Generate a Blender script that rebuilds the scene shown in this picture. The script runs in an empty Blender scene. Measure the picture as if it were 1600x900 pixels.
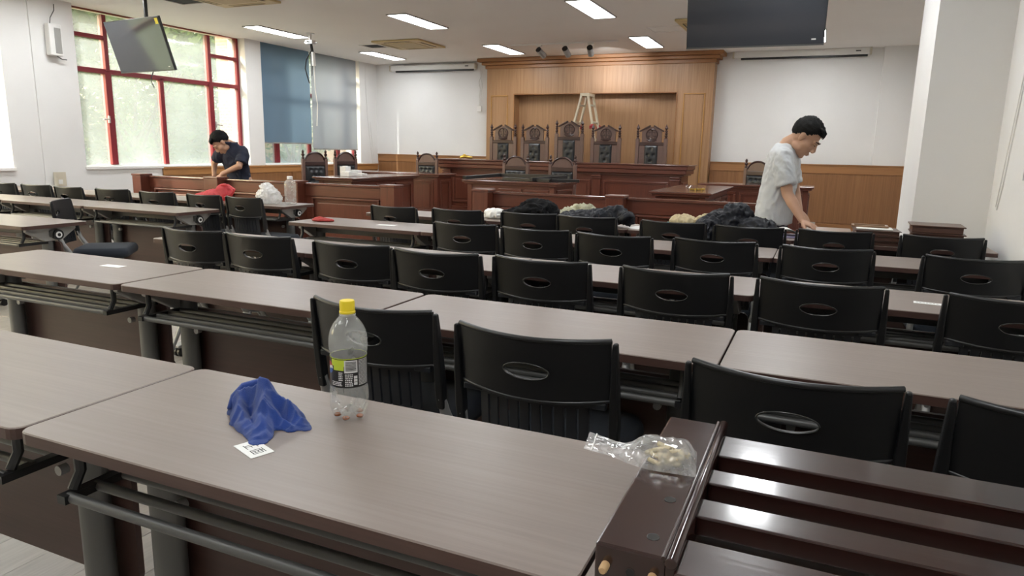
import bpy, bmesh, math, random
from mathutils import Vector, Matrix, noise
random.seed(7)
sc = bpy.context.scene
COL = sc.collection
PI = math.pi
rad = math.radians

# ------------------------------------------------------------------ camera
cam = bpy.data.cameras.new('camera')
cam.sensor_width = 36.0
cam.lens = 1092.0 / 1600.0 * 36.0
cam.clip_start = 0.02
cam.clip_end = 200
camo = bpy.data.objects.new('camera', cam)
COL.objects.link(camo)
_y, _p, _r = rad(23.58), rad(11.186), rad(1.171)
_fw = Vector((-math.sin(_y) * math.cos(_p), math.cos(_y) * math.cos(_p), -math.sin(_p)))
_rt = Vector((math.cos(_y), math.sin(_y), 0))
_up = _rt.cross(_fw)
_rt2 = _rt * math.cos(_r) + _up * math.sin(_r)
_up2 = _up * math.cos(_r) - _rt * math.sin(_r)
camo.matrix_world = Matrix(((_rt2.x, _up2.x, -_fw.x, 0), (_rt2.y, _up2.y, -_fw.y, 0), (_rt2.z, _up2.z, -_fw.z, 1.331), (0, 0, 0, 1)))
sc.camera = camo

# ------------------------------------------------------------------ sky, sun, exposure
world = bpy.data.worlds.new('world')
sc.world = world
world.use_nodes = True
_n = world.node_tree.nodes
_sky = _n.new('ShaderNodeTexSky')
_sky.sky_type = 'NISHITA'
_sky.sun_disc = False
_sky.sun_elevation = rad(33)
_sky.sun_rotation = rad(232)
_sky.air_density = 1.6
_sky.dust_density = 4.0
_sky.ozone_density = 1.0
_bg = _n['Background']
_bg.inputs['Strength'].default_value = 0.98
_tint = _n.new('ShaderNodeVectorMath')
_tint.operation = 'MULTIPLY'
_tint.inputs[1].default_value = (1.04, 0.97, 0.88)      # hazy, slightly warm daylight
world.node_tree.links.new(_sky.outputs[0], _tint.inputs[0])
world.node_tree.links.new(_tint.outputs[0], _bg.inputs[0])

sun = bpy.data.lights.new('sun', 'SUN')
sun.energy = 7.0
sun.angle = rad(1.0)
sun.color = (1.0, 0.93, 0.82)
suno = bpy.data.objects.new('sun', sun)
COL.objects.link(suno)
_el, _az = rad(33), rad(230)          # the sun stands behind and to the left of the seats, outside the windows
suno.rotation_euler = Vector((math.cos(_el) * math.cos(_az), math.cos(_el) * math.sin(_az), math.sin(_el))).to_track_quat('Z', 'Y').to_euler()

PANEL_EMIT = 27.0        # ceiling light panels
SPOT_WATT = 60.0        # track spot lamps
sc.view_settings.view_transform = 'Standard'
sc.view_settings.look = 'None'
sc.view_settings.gamma = 1.0
sc.view_settings.use_curve_mapping = False
sc.view_settings.exposure = 0.13
sc.cycles.max_bounces = 10
sc.cycles.diffuse_bounces = 5
sc.cycles.glossy_bounces = 4
sc.cycles.transparent_max_bounces = 16
sc.cycles.sample_clamp_indirect = 6.0
sc.cycles.caustics_reflective = False
sc.cycles.caustics_refractive = False

# ------------------------------------------------------------------ room measures
CEIL, XL, XR, YF, YB = 3.16, -9.55, 1.10, 13.9, -3.2
PLAT = 0.16
XWIN = -9.75

# ------------------------------------------------------------------ helpers: materials
def mat_base(name):
    m = bpy.data.materials.new(name)
    m.use_nodes = True
    nt = m.node_tree
    b = nt.nodes['Principled BSDF']
    return m, nt, b

def plain(name, col, rough=0.6, metal=0.0, bump=0.0, bscale=60.0, var=0.0, vscale=4.0, spec=0.5, coat=0.0, sheen=0.0, obj=True):
    m, nt, b = mat_base(name)
    b.inputs['Base Color'].default_value = (*col, 1)
    b.inputs['Roughness'].default_value = rough
    b.inputs['Metallic'].default_value = metal
    b.inputs['Specular IOR Level'].default_value = spec
    b.inputs['Coat Weight'].default_value = coat
    b.inputs['Coat Roughness'].default_value = 0.12
    b.inputs['Sheen Weight'].default_value = sheen
    tc = nt.nodes.new('ShaderNodeTexCoord')
    if var:
        nz = nt.nodes.new('ShaderNodeTexNoise')
        nz.inputs['Scale'].default_value = vscale
        nz.inputs['Detail'].default_value = 4
        nt.links.new(tc.outputs['Object'], nz.inputs['Vector'])
        rp = nt.nodes.new('ShaderNodeValToRGB')
        rp.color_ramp.elements[0].position = 0.3
        rp.color_ramp.elements[1].position = 0.7
        rp.color_ramp.elements[0].color = (*[c * (1 - var) for c in col], 1)
        rp.color_ramp.elements[1].color = (*[min(1, c * (1 + var)) for c in col], 1)
        nt.links.new(nz.outputs['Fac'], rp.inputs['Fac'])
        nt.links.new(rp.outputs['Color'], b.inputs['Base Color'])
    if bump:
        n2 = nt.nodes.new('ShaderNodeTexNoise')
        n2.inputs['Scale'].default_value = bscale
        n2.inputs['Detail'].default_value = 3
        nt.links.new(tc.outputs['Object'], n2.inputs['Vector'])
        bp = nt.nodes.new('ShaderNodeBump')
        bp.inputs['Strength'].default_value = bump
        bp.inputs['Distance'].default_value = 0.01
        nt.links.new(n2.outputs['Fac'], bp.inputs['Height'])
        nt.links.new(bp.outputs['Normal'], b.inputs['Normal'])
    return m

def wood(name, dark, light, axis='x', scale=1.0, rough=0.35, coat=0.0, fine=60.0, contrast=(0.25, 0.75), spec=0.5, stretch=0.06, groove=0.0):
    """grain that runs along the given axis of the object"""
    m, nt, b = mat_base(name)
    N, L = nt.nodes, nt.links
    tc = N.new('ShaderNodeTexCoord')
    mp = N.new('ShaderNodeMapping')
    s = [1.0, 1.0, 1.0]
    s['xyz'.index(axis)] = stretch
    mp.inputs['Scale'].default_value = s
    L.new(tc.outputs['Object'], mp.inputs['Vector'])
    n1 = N.new('ShaderNodeTexNoise')
    n1.inputs['Scale'].default_value = 9 * scale
    n1.inputs['Detail'].default_value = 5
    n1.inputs['Distortion'].default_value = 0.6
    n2 = N.new('ShaderNodeTexNoise')
    n2.inputs['Scale'].default_value = fine * scale
    n2.inputs['Detail'].default_value = 3
    L.new(mp.outputs[0], n1.inputs['Vector'])
    L.new(mp.outputs[0], n2.inputs['Vector'])
    mx = N.new('ShaderNodeMath')
    mx.operation = 'MULTIPLY_ADD'
    mx.inputs[1].default_value = 0.55
    L.new(n1.outputs['Fac'], mx.inputs[0])
    m3 = N.new('ShaderNodeMath')
    m3.operation = 'MULTIPLY'
    m3.inputs[1].default_value = 0.45
    L.new(n2.outputs['Fac'], m3.inputs[0])
    L.new(m3.outputs[0], mx.inputs[2])
    rp = N.new('ShaderNodeValToRGB')
    rp.color_ramp.elements[0].position = contrast[0]
    rp.color_ramp.elements[1].position = contrast[1]
    rp.color_ramp.elements[0].color = (*dark, 1)
    rp.color_ramp.elements[1].color = (*light, 1)
    L.new(mx.outputs[0], rp.inputs['Fac'])
    L.new(rp.outputs['Color'], b.inputs['Base Color'])
    b.inputs['Roughness'].default_value = rough
    b.inputs['Coat Weight'].default_value = coat
    b.inputs['Coat Roughness'].default_value = 0.10
    b.inputs['Specular IOR Level'].default_value = spec
    bp = N.new('ShaderNodeBump')
    bp.inputs['Strength'].default_value = 0.06
    bp.inputs['Distance'].default_value = 0.004
    L.new(n2.outputs['Fac'], bp.inputs['Height'])
    L.new(bp.outputs['Normal'], b.inputs['Normal'])
    return m

def emit(name, col, s):
    m = bpy.data.materials.new(name)
    m.use_nodes = True
    nt = m.node_tree
    nt.nodes.remove(nt.nodes['Principled BSDF'])
    e = nt.nodes.new('ShaderNodeEmission')
    e.inputs[0].default_value = (*col, 1)
    e.inputs[1].default_value = s
    nt.links.new(e.outputs[0], nt.nodes['Material Output'].inputs[0])
    return m

def film(name, col, veil, rough=0.08, gloss=0.10, trans_col=(1, 1, 1), scale=14.0, var=0.5):
    """thin clear sheet: straight-through view, a milky veil and a glossy surface"""
    m = bpy.data.materials.new(name)
    m.use_nodes = True
    nt = m.node_tree
    N, L = nt.nodes, nt.links
    N.remove(N['Principled BSDF'])
    tr = N.new('ShaderNodeBsdfTransparent')
    tr.inputs[0].default_value = (*trans_col, 1)
    df = N.new('ShaderNodeBsdfDiffuse')
    df.inputs[0].default_value = (*col, 1)
    tl = N.new('ShaderNodeBsdfTranslucent')
    tl.inputs[0].default_value = (*col, 1)
    gl = N.new('ShaderNodeBsdfGlossy')
    gl.inputs['Roughness'].default_value = rough
    a = N.new('ShaderNodeMixShader')
    a.inputs[0].default_value = 0.5
    L.new(df.outputs[0], a.inputs[1])
    L.new(tl.outputs[0], a.inputs[2])
    b = N.new('ShaderNodeMixShader')
    tc = N.new('ShaderNodeTexCoord')
    nz = N.new('ShaderNodeTexNoise')
    nz.inputs['Scale'].default_value = scale
    nz.inputs['Detail'].default_value = 3
    L.new(tc.outputs['Object'], nz.inputs['Vector'])
    mr = N.new('ShaderNodeMapRange')
    mr.inputs['From Min'].default_value = 0.3
    mr.inputs['From Max'].default_value = 0.7
    mr.inputs['To Min'].default_value = veil * (1 - var)
    mr.inputs['To Max'].default_value = min(1, veil * (1 + var))
    L.new(nz.outputs['Fac'], mr.inputs['Value'])
    L.new(mr.outputs[0], b.inputs[0])
    L.new(tr.outputs[0], b.inputs[1])
    L.new(a.outputs[0], b.inputs[2])
    c = N.new('ShaderNodeMixShader')
    lw = N.new('ShaderNodeLayerWeight')
    lw.inputs['Blend'].default_value = 0.25
    mg = N.new('ShaderNodeMath')
    mg.operation = 'MULTIPLY'
    mg.inputs[1].default_value = gloss * 4
    L.new(lw.outputs['Facing'], mg.inputs[0])
    mc = N.new('ShaderNodeMath')
    mc.operation = 'MINIMUM'
    mc.inputs[1].default_value = 0.6
    L.new(mg.outputs[0], mc.inputs[0])
    L.new(mc.outputs[0], c.inputs[0])
    L.new(b.outputs[0], c.inputs[1])
    L.new(gl.outputs[0], c.inputs[2])
    L.new(c.outputs[0], N['Material Output'].inputs[0])
    return m

def cloth_light(name, col, trans=0.35):
    m = bpy.data.materials.new(name)
    m.use_nodes = True
    nt = m.node_tree
    N, L = nt.nodes, nt.links
    N.remove(N['Principled BSDF'])
    d = N.new('ShaderNodeBsdfDiffuse')
    t = N.new('ShaderNodeBsdfTranslucent')
    for n in (d, t):
        n.inputs[0].default_value = (*col, 1)
    x = N.new('ShaderNodeMixShader')
    x.inputs[0].default_value = trans
    L.new(d.outputs[0], x.inputs[1])
    L.new(t.outputs[0], x.inputs[2])
    L.new(x.outputs[0], N['Material Output'].inputs[0])
    return m

# ------------------------------------------------------------------ helpers: meshes
class MB:
    """collects shapes and links them as ONE mesh object"""
    def __init__(self):
        self.bm = bmesh.new()
        self.mi = 0
    def mat(self, i):
        self.mi = i
        return self
    def face(self, vs):
        try:
            f = self.bm.faces.new(vs)
            f.material_index = self.mi
            return f
        except ValueError:
            return None
    def box(self, x0, x1, y0, y1, z0, z1, M=None):
        p = [Vector((x, y, z)) for z in (z0, z1) for y in (y0, y1) for x in (x0, x1)]
        if M is not None:
            p = [M @ q for q in p]
        v = [self.bm.verts.new(q) for q in p]
        for q in ((0, 2, 3, 1), (4, 5, 7, 6), (0, 1, 5, 4), (2, 6, 7, 3), (0, 4, 6, 2), (1, 3, 7, 5)):
            self.face([v[i] for i in q])
        return self
    def bar(self, a, b, w, h, up=(0, 0, 1)):
        """rectangular bar from a to b, w across, h along up"""
        a, b = Vector(a), Vector(b)
        d = (b - a)
        L = d.length
        d.normalize()
        u = Vector(up)
        s = d.cross(u)
        if s.length < 1e-4:
            s = d.cross(Vector((1, 0, 0)))
        s.normalize()
        u = s.cross(d)
        M = Matrix(((d.x, s.x, u.x, a.x), (d.y, s.y, u.y, a.y), (d.z, s.z, u.z, a.z), (0, 0, 0, 1)))
        return self.box(0, L, -w / 2, w / 2, -h / 2, h / 2, M)
    def tube(self, pts, r, seg=8, caps=True, flat=1.0):
        pts = [Vector(p) for p in pts]
        n = len(pts)
        rs = r if isinstance(r, (list, tuple)) else [r] * n
        rings = []
        ref = None
        for i, p in enumerate(pts):
            t = (pts[min(i + 1, n - 1)] - pts[max(i - 1, 0)]).normalized()
            if ref is None:
                ref = Vector((0, 0, 1)) if abs(t.z) < 0.9 else Vector((1, 0, 0))
            s = t.cross(ref)
            if s.length < 1e-5:
                s = t.cross(Vector((0, 1, 0)))
            s.normalize()
            u = s.cross(t).normalized()
            ref = u
            rings.append([self.bm.verts.new(p + (s * math.cos(2 * PI * k / seg) + u * math.sin(2 * PI * k / seg) * flat) * rs[i]) for k in range(seg)])
        for a, b in zip(rings, rings[1:]):
            for k in range(seg):
                self.face([a[k], a[(k + 1) % seg], b[(k + 1) % seg], b[k]])
        if caps:
            self.face(rings[0][::-1])
            self.face(rings[-1])
        return self
    def cyl(self, a, b, r, r2=None, seg=14):
        return self.tube([a, b], [r, r if r2 is None else r2], seg)
    def lathe(self, prof, seg=20, o=(0, 0, 0), M=None, cap=True):
        o = Vector(o)
        rings = []
        for (r, z) in prof:
            ring = []
            for k in range(seg):
                q = Vector((r * math.cos(2 * PI * k / seg), r * math.sin(2 * PI * k / seg), z))
                if M is not None:
                    q = M @ q
                ring.append(self.bm.verts.new(q + o))
            rings.append(ring)
        for a, b in zip(rings, rings[1:]):
            for k in range(seg):
                self.face([a[k], a[(k + 1) % seg], b[(k + 1) % seg], b[k]])
        if cap:
            self.face(rings[0][::-1])
            self.face(rings[-1])
        return self
    def prism(self, poly, d0, d1, plane='xz', M=None):
        """polygon in a plane, given depth along the third axis"""
        def P(a, b, d):
            q = {'xz': (a, d, b), 'xy': (a, b, d), 'yz': (d, a, b)}[plane]
            q = Vector(q)
            return M @ q if M is not None else q
        A = [self.bm.verts.new(P(a, b, d0)) for a, b in poly]
        B = [self.bm.verts.new(P(a, b, d1)) for a, b in poly]
        n = len(poly)
        self.face(A)
        self.face(B[::-1])
        for i in range(n):
            self.face([A[i], B[i], B[(i + 1) % n], A[(i + 1) % n]])
        return self
    def ball(self, c, r, seg=12, rings=8, M=None):
        rx, ry, rz = r if isinstance(r, (list, tuple)) else (r, r, r)
        c = Vector(c)
        def P(t, f):
            q = Vector((rx * math.sin(t) * math.cos(f), ry * math.sin(t) * math.sin(f), rz * math.cos(t)))
            if M is not None:
                q = M @ q
            return self.bm.verts.new(c + q)
        top, bot = P(0, 0), P(PI, 0)
        R = [[P(PI * i / rings, 2 * PI * k / seg) for k in range(seg)] for i in range(1, rings)]
        for k in range(seg):
            self.face([top, R[0][k], R[0][(k + 1) % seg]])
            self.face([bot, R[-1][(k + 1) % seg], R[-1][k]])
        for a, b in zip(R, R[1:]):
            for k in range(seg):
                self.face([a[k], b[k], b[(k + 1) % seg], a[(k + 1) % seg]])
        return self
    def sheet(self, f, nu, nv, thick=0.0):
        """grid surface f(u, v) with optional thickness along the normal"""
        V = [[self.bm.verts.new(f(i / nu, j / nv)) for j in range(nv + 1)] for i in range(nu + 1)]
        for i in range(nu):
            for j in range(nv):
                self.face([V[i][j], V[i + 1][j], V[i + 1][j + 1], V[i][j + 1]])
        return self
    def mesh(self, name, mats, smooth=None, bevel=0.0, bseg=2, weld=False):
        bm = self.bm
        if weld:
            bmesh.ops.remove_doubles(bm, verts=bm.verts, dist=1e-5)
        bmesh.ops.recalc_face_normals(bm, faces=bm.faces)
        if bevel:
            es = [e for e in bm.edges if len(e.link_faces) == 2 and e.calc_face_angle(0) > rad(40)]
            bmesh.ops.bevel(bm, geom=es, offset=bevel, segments=bseg, affect='EDGES', profile=0.5, clamp_overlap=True)
        me = bpy.data.meshes.new(name)
        bm.to_mesh(me)
        bm.free()
        for m in (mats if isinstance(mats, (list, tuple)) else [mats]):
            me.materials.append(m)
        if smooth is not None:
            me.polygons.foreach_set('use_smooth', [True] * len(me.polygons))
            if smooth < 180:
                try:
                    me.set_sharp_from_angle(angle=rad(smooth))
                except Exception:
                    pass
        return me
    def build(self, name, mats, parent=None, smooth=None, bevel=0.0, bseg=2, weld=False, loc=None):
        me = self.mesh(name, mats, smooth, bevel, bseg, weld)
        return link(name, me, parent, loc)

def link(name, me, parent=None, loc=None, rot=None):
    o = bpy.data.objects.new(name, me)
    COL.objects.link(o)
    if parent is not None:
        o.parent = parent
    if loc is not None:
        o.location = loc
    if rot is not None:
        o.rotation_euler = rot
    return o

def tag(o, label, cat, group=None, kind=None):
    if label:
        o['label'] = label
    if cat:
        o['category'] = cat
    if group:
        o['group'] = group
    if kind:
        o['kind'] = kind
    return o

def thing(name, label, cat, loc=(0, 0, 0), rz=0.0, group=None):
    o = bpy.data.objects.new(name, None)
    o.empty_display_size = 0.1
    COL.objects.link(o)
    o.location = loc
    o.rotation_euler = (0, 0, rz)
    return tag(o, label, cat, group)

def struct(name, mb, m, parent=None, label=None, **k):
    o = mb.build(name, m, parent, **k)
    if parent is None:
        o['kind'] = 'structure'
    if label:
        o['label'] = label
    return o

def sroot(name, label):
    o = bpy.data.objects.new(name, None)
    COL.objects.link(o)
    o['kind'] = 'structure'
    o['label'] = label
    return o

def dup(src, loc, rz=0.0, label=None, group=None):
    """a copy of a thing with copies of its parts and sub-parts, sharing mesh data"""
    r = src.copy()
    COL.objects.link(r)
    r.location = loc
    r.rotation_euler = (0, 0, rz)
    if label:
        r['label'] = label
    if group:
        r['group'] = group
    for ch in KIDS[src.name]:
        c = ch.copy()
        COL.objects.link(c)
        c.parent = r
        for g in KIDS.get(ch.name, ()):
            d = g.copy()
            COL.objects.link(d)
            d.parent = c
    return r

KIDS = {}
def learn(root):
    KIDS[root.name] = [o for o in bpy.data.objects if o.parent == root]
    for c in KIDS[root.name]:
        KIDS[c.name] = [o for o in bpy.data.objects if o.parent == c]

def rounded_rect(x0, x1, y0, y1, r, n=4):
    pts = []
    for cx, cy, a in ((x1 - r, y1 - r, 0), (x0 + r, y1 - r, 90), (x0 + r, y0 + r, 180), (x1 - r, y0 + r, 270)):
        for k in range(n + 1):
            t = rad(a + 90 * k / n)
            pts.append((cx + r * math.cos(t), cy + r * math.sin(t)))
    return pts

def remeshed(mb, name, mats, parent, voxel, smooth_iter=4, post=None, loc=None):
    """one continuous skin over overlapping volumes"""
    me0 = mb.mesh(name + '_volumes', mats)
    tmp = bpy.data.objects.new('volumes', me0)
    COL.objects.link(tmp)
    md = tmp.modifiers.new('skin', 'REMESH')
    md.mode = 'VOXEL'
    md.voxel_size = voxel
    if smooth_iter:
        sm = tmp.modifiers.new('smooth', 'SMOOTH')
        sm.factor = 0.5
        sm.iterations = smooth_iter
    dg = bpy.context.evaluated_depsgraph_get()
    me = bpy.data.meshes.new_from_object(tmp.evaluated_get(dg))
    bpy.data.objects.remove(tmp)
    bpy.data.meshes.remove(me0)
    me.name = name
    me.materials.clear()
    for m in (mats if isinstance(mats, (list, tuple)) else [mats]):
        me.materials.append(m)
    if post:
        post(me)
    me.polygons.foreach_set('use_smooth', [True] * len(me.polygons))
    return link(name, me, parent, loc)

# ------------------------------------------------------------------ materials
M_wall = plain('wall_paint', (0.77, 0.763, 0.752), 0.75, bump=0.05, bscale=180, var=0.02, vscale=1.5, spec=0.3)
M_ceil = plain('ceiling_paint', (0.80, 0.775, 0.745), 0.85, bump=0.04, bscale=120, var=0.015, vscale=1.0, spec=0.2)
M_floor = wood('floor_laminate', (0.30, 0.27, 0.24), (0.52, 0.48, 0.43), 'y', 1.3, 0.35, stretch=0.08)
M_floor2 = wood('floor_laminate_pale', (0.36, 0.33, 0.29), (0.56, 0.52, 0.47), 'y', 1.1, 0.35, stretch=0.08)
M_oak = wood('oak_veneer', (0.27, 0.14, 0.062), (0.40, 0.225, 0.112), 'z', 2.6, 0.45, coat=0.0, stretch=0.02, contrast=(0.34, 0.66))
M_oakw = wood('oak_wainscot', (0.195, 0.085, 0.032), (0.29, 0.135, 0.052), 'z', 2.6, 0.42, stretch=0.02, contrast=(0.34, 0.66))
M_oakx = wood('oak_trim', (0.26, 0.115, 0.042), (0.35, 0.165, 0.06), 'x', 2.4, 0.42, coat=0.0, stretch=0.03, contrast=(0.3, 0.7))
M_oaky = wood('oak_trim_side', (0.34, 0.155, 0.05), (0.43, 0.21, 0.075), 'y', 2.4, 0.42, coat=0.0, stretch=0.03, contrast=(0.3, 0.7))
M_gold_oak = plain('gilt_oak_bead', (0.42, 0.21, 0.055), 0.3, coat=0.3)
M_mahog = wood('mahogany', (0.070, 0.019, 0.011), (0.135, 0.038, 0.022), 'x', 2.2, 0.34, coat=0.12, stretch=0.05)
M_mahogz = wood('mahogany_upright', (0.074, 0.020, 0.011), (0.14, 0.040, 0.023), 'z', 2.2, 0.34, coat=0.12, stretch=0.05)
M_mahog_top = wood('mahogany_top', (0.085, 0.032, 0.022), (0.13, 0.05, 0.036), 'x', 2.0, 0.2, coat=0.5, stretch=0.05)
M_chairwood = wood('dark_chair_wood', (0.115, 0.066, 0.055), (0.165, 0.098, 0.082), 'z', 3.0, 0.3, coat=0.35, stretch=0.06)
M_chairwood2 = wood('carved_chair_wood', (0.032, 0.012, 0.010), (0.050, 0.019, 0.015), 'x', 3.0, 0.35, coat=0.2, stretch=0.06)
M_leather = plain('black_leather', (0.016, 0.018, 0.021), 0.33, bump=0.15, bscale=160)
M_lam = wood('taupe_laminate', (0.172, 0.134, 0.115), (0.226, 0.181, 0.158), 'x', 1.6, 0.37, stretch=0.035, contrast=(0.28, 0.72), spec=0.62)
M_edge = wood('walnut_edge', (0.05, 0.024, 0.019), (0.082, 0.042, 0.033), 'x', 2.5, 0.42, stretch=0.03)
M_panel = wood('walnut_panel', (0.045, 0.022, 0.018), (0.075, 0.037, 0.030), 'x', 2.0, 0.45, stretch=0.04)
M_steel = plain('grey_steel_paint', (0.10, 0.10, 0.097), 0.42, metal=0.3)
M_steel_pale = plain('pale_steel_paint', (0.33, 0.325, 0.31), 0.4, metal=0.3)
M_arm = plain('silver_arm_paint', (0.30, 0.30, 0.295), 0.38, metal=0.4)
M_blk = plain('black_plastic', (0.0042, 0.0045, 0.0055), 0.46, bump=0.10, bscale=500, spec=0.4)
M_blkedge = plain('edge_highlight_plastic', (0.013, 0.0135, 0.015), 0.33)  # paler black that paints bevel highlights onto the chair back edges
M_blk2 = plain('black_bracket', (0.010, 0.010, 0.011), 0.4)
M_lumbar = plain('charcoal_plastic', (0.010, 0.0115, 0.015), 0.42)
M_seat = plain('blue_black_fabric', (0.014, 0.019, 0.029), 0.9, bump=0.35, bscale=420, sheen=0.05)
M_rim = plain('dark_handle_rim', (0.03, 0.03, 0.03), 0.25)
M_white = plain('white_plastic', (0.75, 0.74, 0.72), 0.45)
M_cream = plain('cream_plastic', (0.60, 0.55, 0.44), 0.5)
M_yellowed = plain('yellowed_plastic', (0.56, 0.44, 0.23), 0.5, var=0.08, vscale=3)
M_yellow_grille = plain('yellowed_grille', (0.42, 0.32, 0.15), 0.55)
M_alu = plain('aluminium', (0.62, 0.62, 0.62), 0.35, metal=0.85)
M_dark = plain('opening_shade', (0.02, 0.018, 0.016), 0.8)  # dark colour standing in for the shade inside openings
M_red = plain('red_window_frame', (0.20, 0.013, 0.022), 0.42)
M_sill = plain('white_sill', (0.80, 0.79, 0.77), 0.4)
M_glass = film('dusty_glass', (0.72, 0.82, 0.88), 0.24, gloss=0.03, trans_col=(0.93, 0.98, 0.98), scale=2.0, var=0.15)
M_blind = cloth_light('blue_blind_cloth', (0.17, 0.245, 0.33), 0.30)
M_blind2 = cloth_light('grey_blue_blind_cloth', (0.33, 0.355, 0.39), 0.28)
M_pale_blind = cloth_light('grey_blind_cloth', (0.42, 0.42, 0.42), 0.3)
M_screen = plain('tv_glass', (0.045, 0.048, 0.056), 0.10, spec=0.9)
M_tvframe = plain('tv_bezel', (0.012, 0.012, 0.013), 0.3)
M_ysticker = plain('yellow_sticker', (0.75, 0.62, 0.03), 0.5)
M_lamp = emit('light_panel', (0.96, 0.985, 1.0), PANEL_EMIT)
M_lampframe = plain('lamp_frame', (0.36, 0.35, 0.33), 0.45)
M_gold = plain('brass', (0.55, 0.37, 0.08), 0.3, metal=0.9)
M_paper = plain('white_paper', (0.80, 0.80, 0.78), 0.7)
M_ink = plain('black_ink', (0.015, 0.015, 0.015), 0.6)

# ------------------------------------------------------------------ the room shell
o = MB().box(XL - 0.4, XR + 0.65, YB - 0.2, YF + 0.3, -0.12, -0.006)
floor = struct('floor', o, M_floor, label='pale grey wood laminate floor of the courtroom')
# planks that the photograph shows one by one, near the seats
k = 0
plank = MB().box(-0.0955, 0.0955, -0.612, 0.612, -0.006, 0.002).mesh('plank', M_floor, bevel=0.0015, bseg=1)
plank2 = MB().box(-0.0955, 0.0955, -0.612, 0.612, -0.006, 0.0015).mesh('plank', M_floor2, bevel=0.0015, bseg=1)
ix = 0
x = -6.75
while x < 0.1:
    off = (ix * 0.47) % 1.228
    y = -0.1 - off
    while y < 4.4:
        if random.random() < 1 and k < 290 and y > -0.8:
            link('plank', plank if random.random() < 0.55 else plank2, floor, (x, y + 0.6, 0))
            k += 1
        y += 1.228
    x += 0.193
    ix += 1
o = MB().box(XL - 0.4, XR + 0.65, YB - 0.2, YF + 0.3, CEIL, CEIL + 0.15)
ceiling = struct('ceiling', o, M_ceil, label='plain painted ceiling with recessed light panels')
o = MB().box(XL + 0.0, -0.06, 7.45, YF, 0.0, PLAT)
struct('platform_floor', o, M_floor, label='low raised platform under the bench and court tables')['kind'] = 'structure'

# left wall: pieces around four tall window openings
OPEN = [(-2.2, 1.5), (2.2, 5.77), (6.74, 9.89), (10.27, 13.25)]
o = MB()
ys = [YB] + [v for p in OPEN for v in p] + [YF + 0.2]
for a, b in zip(ys[0::2], ys[1::2]):
    o.box(XL - 0.4, XL, a, b, 0, CEIL)
for a, b in OPEN:
    o.box(XL - 0.4, XL, a, b, 0, 0.965)
o.box(XL, XL + 0.02, 6.15, 6.74, 0, CEIL)
struct('wall_left', o, M_wall, label='off-white window wall on the left of the room')
o = MB().box(XL - 0.4, 1.7, YF, YF + 0.2, 0, CEIL)
o.box(0.74, 1.45, YF - 0.12, YF, 0, CEIL)
struct('wall_front', o, M_wall, label='white front wall behind the judges bench')
o = MB().box(XR, XR + 0.25, YB, 3.0, 0, CEIL).box(XR, XR + 0.25, 3.0, 5.15, 0, 1.21).box(XR, XR + 0.25, 3.0, 5.15, 2.95, CEIL).box(XR, XR + 0.25, 5.15, 6.6, 0, CEIL).box(1.45, 1.7, 6.6, YF, 0, CEIL).box(XR, 1.7, 6.4, 6.6, 0, CEIL)
struct('wall_right', o, M_wall, label='plain white wall on the right of the seats')
o = MB().box(XL - 0.4, XR + 0.2, YB - 0.2, YB, 0, CEIL)
struct('wall_back', o, M_wall, label='plain wall behind the camera')
o = MB().box(0.63, XR, 5.95, 7.0, 0, CEIL)
struct('pillar_right', o, M_wall, label='square white pillar standing out from the right wall')['kind'] = 'structure'
o = MB().box(0.60, 0.63, 5.93, 7.0, 0, 0.10).box(0.60, XR, 5.93, 5.95, 0, 0.10)
struct('baseboard_right', o, M_sill, label='white skirting around the right pillar')

# windows
def window(n, y0, y1, mull, low_mull, cols_mid, label, z0=0.965):
    w = sroot('window_%d' % n, label)
    xa, xb = XWIN - 0.04, XWIN + 0.04
    ZM, ZT = 2.33, 2.80
    f = MB().box(xa, xb, y0, y0 + 0.05, z0, CEIL)
    if n != 3:
        f.box(xa, xb, y1 - 0.05, y1, z0, CEIL)
    f.box(xa, xb, y0, y1, CEIL - 0.012, CEIL)
    f.build('frame', M_red, w)
    MB().box(xa, xb, y0, y1, z0, z0 + 0.022).build('bottom_rail', M_sill, w)
    edges = [y0 + 0.025] + mull + [y1 - 0.025]
    for m in mull:
        MB().box(xa - 0.01, xb + 0.012, m - 0.032, m + 0.032, ZM, CEIL - 0.04).box(xa - 0.01, xb + 0.012, m - 0.052, m + 0.045, z0 + 0.03, ZM).build('mullion', M_red, w, bevel=0.006, bseg=1)
    for m in low_mull:
        MB().box(xa, xb, m - 0.036, m + 0.036, z0 + 0.03, ZM).build('mullion', M_red, w, bevel=0.006, bseg=1)
    MB().box(xa, xb, y0 + 0.05, y1 - 0.05, ZM - 0.034, ZM + 0.034).build('transom', M_red, w, bevel=0.006, bseg=1)
    for i in range(len(edges) - 1):
        a, b = edges[i], edges[i + 1]
        if i not in cols_mid:
            MB().box(xa, xb, a + 0.025, b - 0.025, ZT - 0.028, ZT + 0.028).build('transom', M_red, w, bevel=0.006, bseg=1)
        tops = [(ZM, CEIL - 0.03)] if i in cols_mid else [(ZM, ZT), (ZT, CEIL - 0.03)]
        for za, zb in tops:
            MB().box(XWIN - 0.004, XWIN - 0.0035, a, b, za, zb).build('pane', M_glass, w)
        cuts = [a] + [m for m in low_mull if a < m < b] + [b]
        for c, d in zip(cuts, cuts[1:]):
            MB().box(XWIN - 0.004, XWIN - 0.0035, c, d, z0 + 0.02, ZM).build('pane', M_glass, w)
    MB().box(XL - 0.24, XL + 0.04, y0 - 0.02, y1 + 0.02, z0 - 0.03, z0 + 0.012).build('sill', M_sill, w, bevel=0.006)
    return w

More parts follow.
